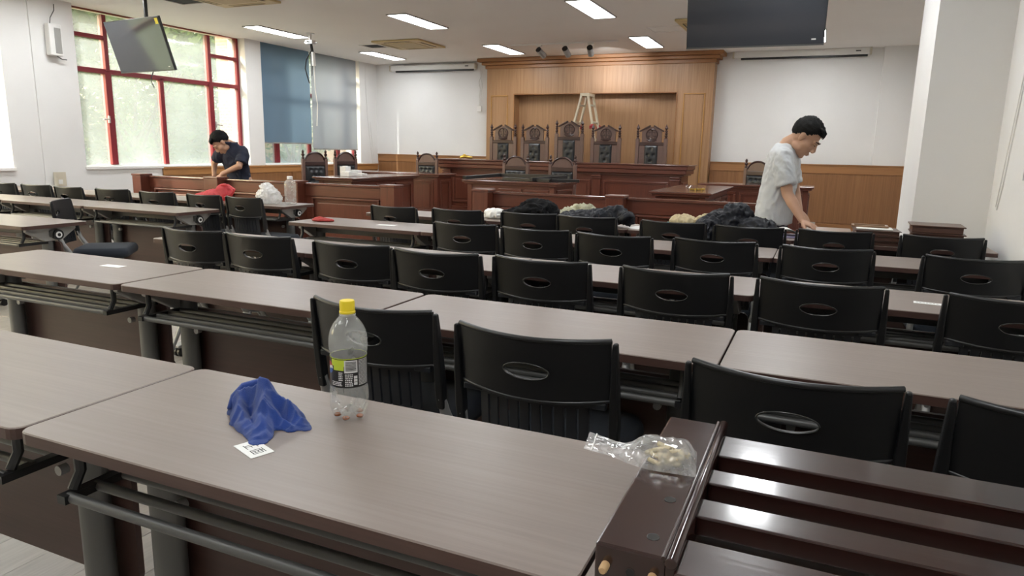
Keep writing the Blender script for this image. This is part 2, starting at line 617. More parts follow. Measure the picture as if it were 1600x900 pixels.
w1 = window(1, 6.74, 9.89, [7.33, 9.23], [8.25], [1], 'tall red-framed window behind the hanging screen')
for hy, d in ((7.27, -1), (9.27, 1)):
    h = MB().box(XWIN + 0.05, XWIN + 0.075, hy - 0.012, hy + 0.012, 1.60, 1.70).bar((XWIN + 0.085, hy, 1.655), (XWIN + 0.095, hy + d * 0.11, 1.645), 0.018, 0.022)
    h.build('handle', M_alu, w1, bevel=0.003)
window(2, 10.27, 13.25, [10.79, 12.66], [11.74], [1], 'red-framed window mostly covered by two lowered blinds')
window(3, 2.2, 5.77, [2.8, 4.9], [4.0], [1], 'bright red-framed window at the left edge of view')
window(4, -2.2, 1.5, [-1.6, 0.9], [-0.3], [1], 'red-framed window on the left wall beside the seats')
# right window with its blind frame
w5 = sroot('window_5', 'window in the right wall covered by a pale blind')
MB().box(XR + 0.10, XR + 0.16, 3.0, 3.05, 1.21, 2.95).box(XR + 0.10, XR + 0.16, 5.10, 5.15, 1.21, 2.95).box(XR + 0.10, XR + 0.16, 3.05, 5.10, 1.21, 1.26).box(XR + 0.10, XR + 0.16, 3.05, 5.10, 2.90, 2.95).build('frame', M_red, w5)
MB().box(XR + 0.125, XR + 0.13, 3.05, 5.10, 1.26, 2.90).build('pane', M_glass, w5)

# roller blinds over the second window
def blind(y0, y1, z0, m, label, chain=True, grp=None):
    b = thing('roller_blind', label, 'blind', (XL - 0.03, (y0 + y1) / 2, z0), 0, grp)
    h = CEIL - z0
    w = (y1 - y0) / 2
    def f(u, v):
        y = -w + 2 * w * u
        z = h * v
        return Vector((0.012 * math.sin(u * 7 + v * 2) * (1 - v) + 0.006 * math.sin(u * 17), y, z))
    MB().sheet(f, 24, 8).build('cloth', m, b, smooth=180)
    MB().box(-0.012, 0.012, -w, w, -0.018, 0.008).build('bottom_bar', M_steel_pale, b, bevel=0.004)
    MB().cyl((-0.03, -w, h - 0.03), (-0.03, w, h - 0.03), 0.022, seg=10).build('roller', M_white, b, smooth=40)
    return b
b1 = blind(10.27, 11.63, 1.375, M_blind, 'dark blue roller blind on the left half of the far window')
b2 = blind(11.67, 13.17, 1.27, M_blind2, 'paler grey-blue roller blind hanging lower beside the dark blue one')
# bead chain of the second blind, and of the right one
def chain(name, pts, label, x=None):
    t = MB().tube(pts, 0.0045, 6).build(name, M_white, None, smooth=60)
    return tag(t, label, 'cord')
def loop(x, y, z0, z1, w):
    P = []
    n = 14
    for i in range(n + 1):
        t = i / n
        P.append((x, y - w * math.sin(t * PI / 2), z1 + (z0 - z1) * t))
    for i in range(1, n + 1):
        t = 1 - i / n
        P.append((x, y + w * math.sin(t * PI / 2) * 0.7, z1 + (z0 - z1) * t))
    return P
chain('bead_chain', [(XL + 0.015, 13.45 + 0.25 * (t / 12) ** 2, 3.1 - 2.2 * t / 12) for t in range(13)] + [(XL + 0.015, 13.78, 0.90), (XL + 0.015, 13.72, 1.1), (XL + 0.015, 13.6, 1.9)], 'thin white blind chain hanging by the front left corner')
chain('bead_chain', [(XR - 0.016, 5.16 + 0.45 * t / 10, 2.9 - 1.7 * t / 10) for t in range(11)] + [(XR - 0.016, 5.66, 1.02), (XR - 0.016, 5.62, 1.0), (XR - 0.016, 5.55, 1.15), (XR - 0.016, 5.35, 2.0)], 'thin white blind chain looping down the right wall')
rb = thing('roller_blind', 'pale grey roller blind in the right wall window', 'blind', (XR + 0.06, 4.07, 1.24))
MB().sheet(lambda u, v: Vector((0.004 * math.sin(9 * u), -1.04 + 2.08 * u, 1.68 * v)), 12, 4).build('cloth', M_pale_blind, rb, smooth=180)
MB().box(-0.012, 0.012, -1.04, 1.04, -0.02, 0.006).build('bottom_bar', M_steel_pale, rb, bevel=0.004)

# wainscot pieces
def wains(n, label, segs, axis, m_panel, m_rail, wall, z0, z1, cap=0.03, rail=0.14, deep=0.03, sign=1):
    """segs: list of (a, b) panels along the axis; the wall coordinate is where the panelling backs"""
    t = sroot('trim_%d' % n, label)
    A, B = segs[0][0], segs[-1][1]
    def bx(mb, a, b, d0, d1, za, zb):
        if axis == 'y':
            mb.box(wall + d0, wall + d1, a, b, za, zb)
        else:
            mb.box(a, b, wall - d1, wall - d0, za, zb)
        return mb
    bx(MB(), A, B, 0, deep * 0.5, z0, z1 - cap).build('backing', m_panel, t)
    bx(MB(), A, B, 0, deep * 1.5, z1 - cap, z1).build('cap_rail', m_rail, t, bevel=0.005)
    bx(MB(), A, B, 0, deep, z1 - cap - rail, z1 - cap).build('rail', m_rail, t, bevel=0.003)
    bx(MB(), A, B, 0, deep, z0, z0 + rail).build('rail', m_rail, t, bevel=0.003)
    for i, (a, b) in enumerate(segs):
        if i:
            bx(MB(), a - 0.05, a + 0.05, 0, deep, z0 + rail, z1 - cap - rail).build('stile', m_panel, t, bevel=0.003)
        bx(MB(), a + 0.07, b - 0.07, deep * 0.5, deep * 0.72, z0 + rail + 0.02, z1 - cap - rail - 0.02).build('panel', m_panel, t, bevel=0.006)
    return t
wains(2, 'oak wainscot under the left windows', [(8.0, 9.5), (9.5, 11.0), (11.0, 12.5), (12.5, 13.87)], 'y', M_oakw, M_oaky, XL, PLAT, 0.955, rail=0.10)
wains(3, 'oak wainscot left of the oak feature wall', [(XL + 0.03, -8.1), (-8.1, -6.64)], 'x', M_oakw, M_oakx, YF, PLAT, 1.18, cap=0.02)
wains(4, 'oak wainscot right of the oak feature wall', [(-1.98, -0.75), (-0.75, 1.44)], 'x', M_oakw, M_oakx, YF - 0.125, 0.0, 1.19, cap=0.02)

# oak feature wall with its alcove
fw = sroot('trim_1', 'oak feature wall with stepped cornice and shallow alcove')
FX0, FX1, FY, AX0, AX1, AZ = -6.60, -2.0, 13.6, -5.97, -2.66, 2.44
MB().box(FX0, AX0, FY, YF - 0.001, PLAT, 3.0).build('side_column', M_oak, fw, bevel=0.004)
MB().box(AX1, FX1, FY, YF - 0.001, PLAT, 3.0).build('side_column', M_oak, fw, bevel=0.004)
MB().box(AX0, AX1, FY + 0.25, YF - 0.001, PLAT, AZ).build('alcove_back', M_oak, fw)
MB().box(AX0, AX1, FY, YF - 0.001, AZ, 3.0).build('header', M_oak, fw, bevel=0.004)
MB().box(AX0 - 0.02, AX0, FY - 0.012, FY, PLAT, AZ + 0.02).box(AX1, AX1 + 0.02, FY - 0.012, FY, PLAT, AZ + 0.02).box(AX0, AX1, FY - 0.012, FY, AZ, AZ + 0.02).build('alcove_bead', M_oakx, fw, bevel=0.003)
for i, (e, a, b) in enumerate(((0.03, 2.96, 3.03), (0.09, 3.03, 3.09), (0.16, 3.09, CEIL - 0.002))):
    MB().box(FX0 - e, FX1 + e, FY - e, YF - 0.002, a, b).build('cornice_step', M_oakx, fw, bevel=0.012, bseg=3)
for a, b in ((-6.50, -6.11), (-2.53, -2.13)):
    z0, z1, t = 0.45, 2.43, 0.022
    MB().box(a, b, FY - 0.016, FY, z1 - t, z1).box(a, b, FY - 0.016, FY, z0, z0 + t).box(a, a + t, FY - 0.016, FY, z0, z1).box(b - t, b, FY - 0.016, FY, z0, z1).build('panel_frame', M_gold_oak, fw, bevel=0.004)
    MB().box(a + 0.04, b - 0.04, FY - 0.006, FY, z0 + 0.04, z1 - 0.04).build('panel', M_oak, fw, bevel=0.003)

# ceiling light panels (each a lamp of its own)
def ceiling_light(x, y, label):
    t = thing('ceiling_light', label, 'light', (x, y, CEIL), 0, 'ceiling light panels')
    MB().box(-0.15, 0.15, -0.60, 0.60, -0.012, -0.004).build('diffuser', M_lamp, t)
    MB().box(-0.165, -0.15, -0.615, 0.615, -0.018, 0).box(0.15, 0.165, -0.615, 0.615, -0.018, 0).box(-0.15, 0.15, -0.615, -0.60, -0.018, 0).box(-0.15, 0.15, 0.60, 0.615, -0.018, 0).build('frame', M_lampframe, t)
    return t
cl0 = ceiling_light(-8.43, 12.53, 'ceiling light panel in front of the dark square hole')
learn(cl0)
for x, y, l in ((-5.65, 12.36, 'ceiling light panel beside the track with three spots'), (-2.94, 12.2, 'ceiling light panel nearest the access hatch outline'),
                (-0.33, 12.3, 'ceiling light panel peeking out right of the black screen'), (-8.45, 9.5, 'ceiling light panel by the white projector pole'),
                (-5.67, 9.36, 'ceiling light panel in the middle of the ceiling'), (-2.98, 9.25, 'ceiling light panel cut by the top edge of the photo'),
                (-0.35, 9.2, 'ceiling light panel hidden above the black screen'),
                (-8.45, 6.05, 'ceiling light panel above the hanging screen pole'), (-5.67, 6.1, 'ceiling light panel over the middle rows'), (-2.98, 6.1, 'ceiling light panel over the fourth row'), (-0.30, 6.1, 'ceiling light panel behind the black screen at right'),
                (-8.45, 3.0, 'ceiling light panel over the left seats'), (-5.67, 3.0, 'ceiling light panel over the aisle'), (-2.98, 3.0, 'ceiling light panel over the third row'), (-0.35, 3.0, 'ceiling light panel over the right seats'),
                (-5.67, 0.0, 'ceiling light panel over the rear aisle'), (-2.98, 0.0, 'ceiling light panel over the rear seats'), (-0.35, 0.0, 'ceiling light panel above the camera')):
    dup(cl0, (x, y, CEIL), 0, l)

# trees and a brick block outside the windows
M_leaf = cloth_light('leaves', (0.085, 0.14, 0.045), 0.55)
M_leaf2 = cloth_light('young_leaves', (0.13, 0.185, 0.06), 0.6)
M_bark = plain('bark', (0.10, 0.075, 0.055), 0.9, bump=0.4, bscale=30)
M_lawn = plain('lawn', (0.14, 0.19, 0.07), 0.95, var=0.3, vscale=2)
_l = MB().box(-60, XL - 0.4, -25, 60, -3.2, -3.0)
struct('ground_outside', _l, M_lawn, label='grass outside the windows')['kind'] = 'structure'
def tree(x, y, h, r, m, label, n=4600, seed=1):
    t = thing('tree', label, 'tree', (x, y, -3.0), 0, 'trees outside the windows')
    rg = random.Random(seed)
    tr = MB()
    top = Vector((rg.uniform(-.3, .3), rg.uniform(-.3, .3), h * 0.55))
    tr.tube([(0, 0, 0), (0.05, 0, h * .25), top], [0.16, 0.12, 0.07], 8)
    for _ in range(7):
        a = rg.uniform(0, 2 * PI)
        tr.tube([top * rg.uniform(.6, 1), Vector((r * .5 * math.cos(a), r * .5 * math.sin(a), h * rg.uniform(.6, .85)))], [0.05, 0.02], 6)
    tr.build('trunk', M_bark, t, smooth=60)
    lf = MB()
    cl = []
    for _ in range(26):
        a, u = rg.uniform(0, 2 * PI), rg.uniform(-1, 1)
        rr = r * rg.uniform(.35, .95) * math.sqrt(1 - u * u * .7)
        cl.append(Vector((rr * math.cos(a), rr * math.sin(a), h * .62 + u * h * .36)))
    for _ in range(n):
        c = rg.choice(cl)
        p = c + Vector((rg.gauss(0, .3), rg.gauss(0, .3), rg.gauss(0, .26))) * (r * .5)
        ax = Vector((rg.uniform(-1, 1), rg.uniform(-1, 1), rg.uniform(-.6, .6))).normalized()
        bx = ax.cross(Vector((rg.uniform(-1, 1), rg.uniform(-1, 1), rg.uniform(-1, 1)))).normalized()
        s = rg.uniform(.09, .17)
        lf.face([lf.bm.verts.new(p - ax * s), lf.bm.verts.new(p + bx * s * .45), lf.bm.verts.new(p + ax * s), lf.bm.verts.new(p - bx * s * .45)])
    f = lf.build('foliage', m, t)
    f['kind'] = 'stuff'
    return t
TREES = ['dark green tree behind the left pane of the big window', 'bright green tree behind the middle panes of the big window', 'dark green tree seen under the dark blue blind', 'tall bright green tree behind the middle panes of the big window', 'tall dark green tree behind the blinds', 'bright green tree in front of the brick building', 'bright green tree outside the leftmost bright window', 'dark green tree beyond the brick building', 'broad bright tree far behind the middle window panes', 'broad dark tree far behind the right window panes', 'broad dark tree far behind the left window panes', 'farthest bright tree closing the view through the window']
for i, (x, y, h, r, m) in enumerate(((-14.2, 8.6, 7.6, 2.3, 0), (-15.0, 12.2, 8.0, 2.5, 1), (-14.0, 15.8, 7.4, 2.2, 0), (-17.5, 10.5, 9.0, 3.0, 1), (-18.5, 15.5, 9.2, 3.2, 0), (-24.5, 21.5, 8.6, 2.6, 1), (-15.6, 5.0, 7.2, 2.3, 1), (-27, 27, 9, 3.2, 0), (-23, 13, 10.5, 4.0, 1), (-22.5, 19, 10.5, 4.0, 0), (-21.5, 8, 10, 3.8, 0), (-27, 17, 11.5, 4.8, 1))):
    tree(x, y, h, r, M_leaf2 if m else M_leaf, TREES[i], seed=i + 3)
M_brick = None
def brickmat():
    m, nt, b = mat_base('brick_wall')
    bt = nt.nodes.new('ShaderNodeTexBrick')
    bt.inputs['Color1'].default_value = (0.42, 0.20, 0.11, 1)
    bt.inputs['Color2'].default_value = (0.36, 0.16, 0.09, 1)
    bt.inputs['Mortar'].default_value = (0.5, 0.45, 0.4, 1)
    bt.inputs['Scale'].default_value = 4.5
    tc = nt.nodes.new('ShaderNodeTexCoord')
    mp = nt.nodes.new('ShaderNodeMapping')
    mp.inputs['Rotation'].default_value = (rad(90), 0, 0)
    nt.links.new(tc.outputs['Object'], mp.inputs[0])
    nt.links.new(mp.outputs[0], bt.inputs['Vector'])
    nt.links.new(bt.outputs['Color'], b.inputs['Base Color'])
    return m
bb = thing('brick_building', 'orange brick building seen through the far windows', 'building', (-15.9, 26.0, -3))
MB().box(-4.9, -0.6, 0, 8, 0, 9).build('wall', brickmat(), bb)
struct('pillar_outside', MB().box(-10.3, -9.96, 9.95, 10.2, -3, 4.5), brickmat(), label='brick pier outside between the two far windows')['kind'] = 'structure'
for zz in (1.2, 4.4):
    MB().box(-3.2, -1.8, -0.03, 0.02, zz, zz + 1.6).build('window', M_screen, bb)

# ------------------------------------------------------------------ folding training desks
def make_desk(label):
    """origin on the floor under the middle of the top; seats are on the -y side"""
    W, D, T = 0.5985, 0.235, 0.026
    t = thing('folding_desk', label, 'desk', group='folding training desks')
    mb = MB()
    poly = rounded_rect(-W, W, -D, D, 0.028, 4)
    a = [mb.bm.verts.new((x, y, 0.75 - T)) for x, y in poly]
    b = [mb.bm.verts.new((x, y, 0.7475)) for x, y in poly]
    c = [mb.bm.verts.new((x * 0.9965, y * 0.991, 0.75)) for x, y in poly]
    n = len(poly)
    mb.mi = 1
    mb.face(a[::-1])
    for i in range(n):
        mb.face([a[i], a[(i + 1) % n], b[(i + 1) % n], b[i]])
    mb.mi = 0
    for i in range(n):
        mb.face([b[i], b[(i + 1) % n], c[(i + 1) % n], c[i]])
    mb.face(c)
    mb.build('tabletop', [M_lam, M_edge], t)
    for s in (-1, 1):
        x = s * 0.475
        leg = MB()
        sec = [(0.048 * math.cos(2 * PI * k / 14) * (1.0), 0.030 * math.sin(2 * PI * k / 14)) for k in range(14)]
        leg.prism([(x + px, 0.0 + py) for px, py in sec], 0.085, 0.66, 'xy')
        leg.build('leg', M_steel, t, smooth=50)
        ft = MB().prism([(-0.225, 0.06), (-0.225, 0.075), (-0.05, 0.10), (0.05, 0.10), (0.225, 0.075), (0.225, 0.06)], x - 0.03, x + 0.03, 'yz')
        f = ft.build('foot', M_steel_pale, t, bevel=0.004)
        for yy in (-0.195, 0.195):
            MB().cyl((x - 0.024, yy, 0.028), (x - 0.006, yy, 0.028), 0.028, seg=14).cyl((x + 0.006, yy, 0.028), (x + 0.024, yy, 0.028), 0.028, seg=14).cyl((x - .01, yy, 0.028), (x + .01, yy, 0.028), 0.01, seg=8).cyl((x, yy, 0.04), (x, yy, 0.062), 0.012, seg=8).build('castor', M_blk2, f, smooth=40)
        hb = MB().prism([(-0.18, 0.722), (-0.18, 0.70), (-0.05, 0.625), (0.07, 0.625), (0.18, 0.70), (0.18, 0.722)], x + s * 0.038 - 0.022, x + s * 0.038 + 0.022, 'yz')
        hb.build('hinge_housing', M_steel_pale, t, bevel=0.004)
        kn = MB().cyl((x + s * 0.060, 0.03, 0.668), (x + s * 0.090, 0.03, 0.668), 0.037, seg=18).cyl((x + s * 0.090, 0.03, 0.668), (x + s * 0.096, 0.03, 0.668), 0.012, seg=10)
        kn.mat(1).cyl((x + s * 0.088, 0.03, 0.668), (x + s * 0.093, 0.03, 0.668), 0.023, seg=16)
        kn.build('hinge_knob', [M_blk2, M_white], t, smooth=40)
        k2 = MB().cyl((x - s * 0.075, -0.012, 0.53), (x - s * 0.075, -0.034, 0.53), 0.013, seg=12)
        k2.build('panel_bolt', M_steel_pale, t, smooth=40)
        br = MB()
        xx = s * 0.50
        br.tube([(xx, -0.175, 0.722), (xx, -0.175, 0.66), (xx, -0.195, 0.625)], 0.011, 8).tube([(xx, -0.02, 0.722), (xx, -0.02, 0.66), (xx, 0.0, 0.622)], 0.011, 8)
        br.box(xx - 0.012, xx + 0.012, -0.222, 0.03, 0.604, 0.622)
        br.build('tray_bracket', M_blk2, t, smooth=40)
    for i, (yy, zz) in enumerate(((-0.205, 0.613), (-0.145, 0.613), (-0.085, 0.613), (-0.025, 0.613))):
        MB().cyl((-0.50, yy, zz), (0.50, yy, zz), 0.011, seg=10).build('tray_rod', M_steel, t, smooth=60)
    MB().box(-0.55, 0.55, -0.02, 0.02, 0.655, 0.70).build('crossbeam', M_steel, t, bevel=0.004)
    pp = MB()
    pp.prism(rounded_rect(-0.565, 0.565, 0.22, 0.615, 0.03, 3), 0.036, 0.052, 'xz')
    pp.build('modesty_panel', M_panel, t)
    return t

def ordinal(i):
    return ['first', 'second', 'third', 'fourth', 'fifth', 'sixth', 'seventh', 'eighth'][i]
DESKS = []
def drow(y_near, xs, row, first=None):
    for i, x in enumerate(xs):
        DESKS.append((x, y_near + 0.235, row, i, len(xs)))
drow(0.822, [-2.06, -0.856, 0.347], 'nearest row')
drow(1.945, [-3.245, -2.032, -0.82, 0.382], 'second nearest row')
drow(3.035, [-3.165, -1.995, -0.82, 0.38], 'third row, right block')
drow(4.245, [-3.165, -1.98, -0.82, 0.38], 'fourth row, right block')
drow(5.225, [-3.14, -1.94, -0.74, 0.46], 'frontmost row, right block')
drow(3.0, [-6.75, -5.548], 'nearest row, left block')
drow(4.28, [-7.97, -6.77, -5.568], 'middle row, left block')
drow(5.27, [-8.91, -7.71, -6.51, -5.31], 'frontmost row, left block')
d0 = make_desk('x')
learn(d0)
special = {('nearest row', 1): 'taupe folding desk carrying the soda bottle and blue cloth',
           ('nearest row', 0): 'taupe folding desk left of the one with the bottle',
           ('nearest row', 2): 'taupe folding desk under the dark slatted frame'}
for i, (x, y, row, k, n) in enumerate(DESKS):
    lab = special.get((row, k), 'taupe folding desk, %s from the left in the %s' % (ordinal(k), row))
    if i == 0:
        d0.location = (x, y, 0)
        d0['label'] = lab
    else:
        dup(d0, (x, y, 0), 0, lab)

# ------------------------------------------------------------------ training chairs
def back_shell(w, z0, z1, sag, thick, hole, lean):
    """curved plate with an oval hand hole, ring grid from the outline to the hole"""
    mb = MB()
    N, R = 48, 5
    cz = z0 + (z1 - z0) * 0.42
    def outline(k):
        t = 4.0 * k / N
        s, u = int(t), t - int(t)
        if s == 0:
            a, b = -w + 2 * w * u, z1
        elif s == 1:
            a, b = w, z1 + (z0 - z1) * u
        elif s == 2:
            a, b = w - 2 * w * u, z0
        else:
            a, b = -w, z0 + (z1 - z0) * u
        if b == z1:
            b = z1 - 0.006 * (1 - (a / w) ** 2)
        if b == z0:
            b = z0 - 0.012 * (1 - (a / w) ** 2)
        return a, b
    def P(a, b, d):
        y = -sag * (1 - (a / w) ** 2) - (b - 0.45) * lean + d
        return Vector((a, y, b))
    rings = []
    for d in (0, thick):
        rr = []
        for j in range(R + 1):
            f = j / R
            row = []
            for k in range(N):
                a, b = outline(k)
                ang = math.atan2(b - cz, a)
                # keep the hole ordering by angle of the outline stretched to the ellipse
                t = math.atan2((b - cz) / hole[1], a / hole[0])
                ha, hb = hole[0] * math.cos(t), cz + hole[1] * math.sin(t)
                row.append(mb.bm.verts.new(P(a + (ha - a) * f, b + (hb - b) * f, d)))
            rr.append(row)
        rings.append(rr)
    A, B = rings
    for j in range(R):
        for k in range(N):
            q = (k + 1) % N
            mb.face([A[j][k], A[j][q], A[j + 1][q], A[j + 1][k]])
            mb.face([B[j][q], B[j][k], B[j + 1][k], B[j + 1][q]])
    for k in range(N):
        q = (k + 1) % N
        mb.face([A[0][q], A[0][k], B[0][k], B[0][q]])
        mb.face([A[R][k], A[R][q], B[R][q], B[R][k]])
    return mb, P, cz

def make_chair(label):
    """origin on the floor under the back; the sitter looks along +y"""
    t = thing('training_chair', label, 'chair', group='black training chairs')
    w, sag, lean = 0.226, 0.058, 0.13
    z0, z1 = 0.680, 0.850
    hole = (0.066, 0.0235)
    mb, P, cz = back_shell(w - 0.006, z0, z1, sag, 0.012, hole, lean)
    mb.mi = 1
    ww = w - 0.006
    top = [P(-ww + 2 * ww * k / 16, z1 - 0.006 * (1 - (-1 + k / 8) ** 2), 0.004) for k in range(17)]
    low = [P(-ww + 2 * ww * k / 16, z0 - 0.012 * (1 - (-1 + k / 8) ** 2), 0.002) for k in range(17)]
    mb.tube(top, 0.0075, 8)  # beads added to carry the painted edge highlight
    mb.tube(low, 0.0055, 8)
    mb.build('backrest', [M_blk, M_blkedge], t, smooth=50)
    bk = [o for o in COL.objects if o.parent == t][-1]
    rim = MB()
    n = 32
    pts = [P(hole[0] * math.cos(2 * PI * k / n), cz + hole[1] * math.sin(2 * PI * k / n), -0.001) for k in range(n + 1)]
    rim.tube(pts, 0.0024, 6, caps=False)
    rim.build('handle_rim', M_rim, bk, smooth=180)
    # slotted lumbar plate
    lb = MB()
    lw = 0.165
    def Q(a, z, d):
        return Vector((a, -sag * (1 - (a / w) ** 2) * 0.9 - (z - 0.45) * lean * 0.75 + 0.014 + d, z))
    def strip(a0, a1, za, zb, m=3, n=3):
        for d0, d1 in ((0, 0.010),):
            g = [[(lb.bm.verts.new(Q(a0 + (a1 - a0) * i / m, za + (zb - za) * j / n, d0)), lb.bm.verts.new(Q(a0 + (a1 - a0) * i / m, za + (zb - za) * j / n, d1))) for j in range(n + 1)] for i in range(m + 1)]
            for i in range(m):
                for j in range(n):
                    for s in (0, 1):
                        lb.face([g[i][j][s], g[i + 1][j][s], g[i + 1][j + 1][s], g[i][j + 1][s]])
            for i in range(m):
                for j in (0, n):
                    lb.face([g[i][j][0], g[i + 1][j][0], g[i + 1][j][1], g[i][j][1]])
            for j in range(n):
                for i in (0, m):
                    lb.face([g[i][j][0], g[i][j + 1][0], g[i][j + 1][1], g[i][j][1]])
    strip(-lw, lw, 0.648, 0.684, 10, 1)
    strip(-lw * 0.97, lw * 0.97, 0.50, 0.53, 10, 1)
    nb = 10
    for i in range(nb):
        c = -lw + 2 * lw * (i + 0.5) / nb
        strip(c - 0.0128, c + 0.0128, 0.53, 0.650, 1, 4)
    lb.build('lumbar_panel', M_lumbar, t, smooth=40)
    for s in (-1, 1):
        st = MB()
        def sp(z, wd, dp):
            y = -(z - 0.45) * lean + 0.004
            return [(s * (w - wd / 2 + 0.005), y - dp / 2), (s * (w + wd / 2 + 0.005), y - dp / 2), (s * (w + wd / 2 + 0.005), y + dp / 2), (s * (w - wd / 2 + 0.005), y + dp / 2)]
        lev = [(0.535, 0.024, 0.030), (0.60, 0.028, 0.034), (0.70, 0.024, 0.032), (0.80, 0.017, 0.026), (0.846, 0.013, 0.020)]
        rows = [[st.bm.verts.new((x, y, z)) for x, y in sp(z, a, b)] for z, a, b in lev]
        for a, b in zip(rows, rows[1:]):
            for k in range(4):
                st.face([a[k], a[(k + 1) % 4], b[(k + 1) % 4], b[k]])
        st.face(rows[0])
        st.face(rows[-1])
        st.build('stile', M_blk, t, bevel=0.005, bseg=2)
        MB().box(s * w - 0.045 * s - 0.03, s * w - 0.045 * s + 0.03, -0.045, -0.02, 0.655, 0.675).build('clip', M_lumbar, t, bevel=0.004)
        arm = MB()
        arm.tube([(s * (w + 0.004), -0.012, 0.575), (s * (w + 0.008), 0.005, 0.52), (s * (w + 0.008), 0.045, 0.455), (s * (w + 0.006), 0.055, 0.42), (s * (w - 0.004), 0.085, 0.385), (s * (w - 0.01), 0.16, 0.37)], [0.017, 0.019, 0.020, 0.019, 0.018, 0.015], 10, flat=0.8)
        arm.build('side_arm', M_arm, t, smooth=60)
        for yy, y2 in ((0.10, -0.07), (0.17, 0.42)):
            lg = MB().tube([(s * (w - 0.005), yy, 0.385), (s * (w + 0.005), yy + (y2 - yy) * 0.5, 0.22), (s * (w + 0.012), y2, 0.062)], [0.016, 0.015, 0.013], 8, flat=0.8)
            lg.build('leg', M_arm, t, smooth=60)
            ca = MB()
            xx = s * (w + 0.012)
            ca.cyl((xx - 0.022, y2, 0.027), (xx - 0.005, y2, 0.027), 0.027, seg=12).cyl((xx + 0.005, y2, 0.027), (xx + 0.022, y2, 0.027), 0.027, seg=12).cyl((xx - .008, y2, 0.027), (xx + .008, y2, 0.027), 0.01, seg=8).cyl((xx, y2, 0.035), (xx, y2, 0.066), 0.011, seg=8)
            ca.build('castor', M_blk2, t, smooth=40)
    se = MB()
    prof = rounded_rect(-0.225, 0.225, 0.045, 0.46, 0.06, 5)
    lv = [(0.395, 0.90), (0.405, 0.97), (0.43, 1.0), (0.452, 0.985), (0.464, 0.93), (0.468, 0.80)]
    rows = [[se.bm.verts.new((x * f, 0.25 + (y - 0.25) * f, z + (0.008 if abs(x) > .12 and z > .46 else 0))) for x, y in prof] for z, f in lv]
    n = len(prof)
    for a, b in zip(rows, rows[1:]):
        for k in range(n):
            se.face([a[k], a[(k + 1) % n], b[(k + 1) % n], b[k]])
    se.face(rows[0][::-1])
    se.face(rows[-1])
    se.build('seat', M_seat, t, smooth=70)
    return t

CH = []
def crow(items, desc):
    for i, (x, y, a) in enumerate(items):
        CH.append((x, y + 0.051, rad(a), 'black training chair, %s from the left %s' % (ordinal(i), desc)))
crow([(-1.25, 1.77, -1), (-0.68, 1.70, 0.5), (-0.02, 1.63, -0.8), (0.52, 1.62, 0)], 'behind the nearest desks')
crow([(-3.25, 2.89, 1), (-2.77, 2.89, 1), (-2.15, 2.88, 2), (-1.65, 2.86, 3), (-1.13, 2.90, 1), (-0.53, 2.91, 0), (0.03, 2.92, 0), (0.68, 2.92, 0.8)], 'facing the third row of desks')
crow([(-2.12, 4.06, 1), (-1.61, 4.03, 0.2), (-1.10, 4.00, -0.6), (-0.53, 4.07, -0.5), (0.05, 4.07, 4), (0.73, 4.06, 3)], 'facing the fourth row of desks')
crow([(-3.24, 4.93, -4), (-2.67, 4.98, -2), (-2.07, 5.04, 6), (-1.60, 5.03, 1), (-0.95, 5.02, -1), (-0.43, 4.99, 3), (0.10, 5.05, 3), (0.72, 5.08, 2)], 'facing the frontmost right desks')
crow([(-8.49, 4.96, 4), (-7.91, 4.98, 3), (-7.33, 4.95, -2), (-6.71, 4.99, 4), (-6.04, 4.97, 2), (-5.41, 4.97, -3), (-4.89, 4.95, -4)], 'facing the frontmost left desks')
CH.append((-5.65, 3.80, rad(-50), 'black training chair turned sideways in the aisle with its blue seat showing'))
c0 = make_chair('x')
learn(c0)
for i, (x, y, a, lab) in enumerate(CH):
    if i == 0:
        c0.location = (x, y, 0)
        c0.rotation_euler = (0, 0, a)
        c0['label'] = lab
    else:
        dup(c0, (x, y, 0), a, lab)

# ------------------------------------------------------------------ court furniture
def raised_panel(parent, M, w, h, axis_frame, m, name='panel', t=0.018):
    """frame moulding plus raised field in local x/z of matrix M, facing -y"""
    mb = MB()
    b = 0.035
    mb.box(0, w, -t, 0, 0, b, M).box(0, w, -t, 0, h - b, h, M).box(0, b, -t, 0, b, h - b, M).box(w - b, w, -t, 0, b, h - b, M)
    mb.build('panel_frame', m, parent, bevel=0.007, bseg=2)
    MB().box(b + 0.035, w - b - 0.035, -t * 0.55, 0, b + 0.035, h - b - 0.035, M).build(name, m, parent, bevel=0.009, bseg=1)

def T(x, y, z, a=0.0):
    return Matrix.Translation((x, y, z)) @ Matrix.Rotation(rad(a), 4, 'Z')

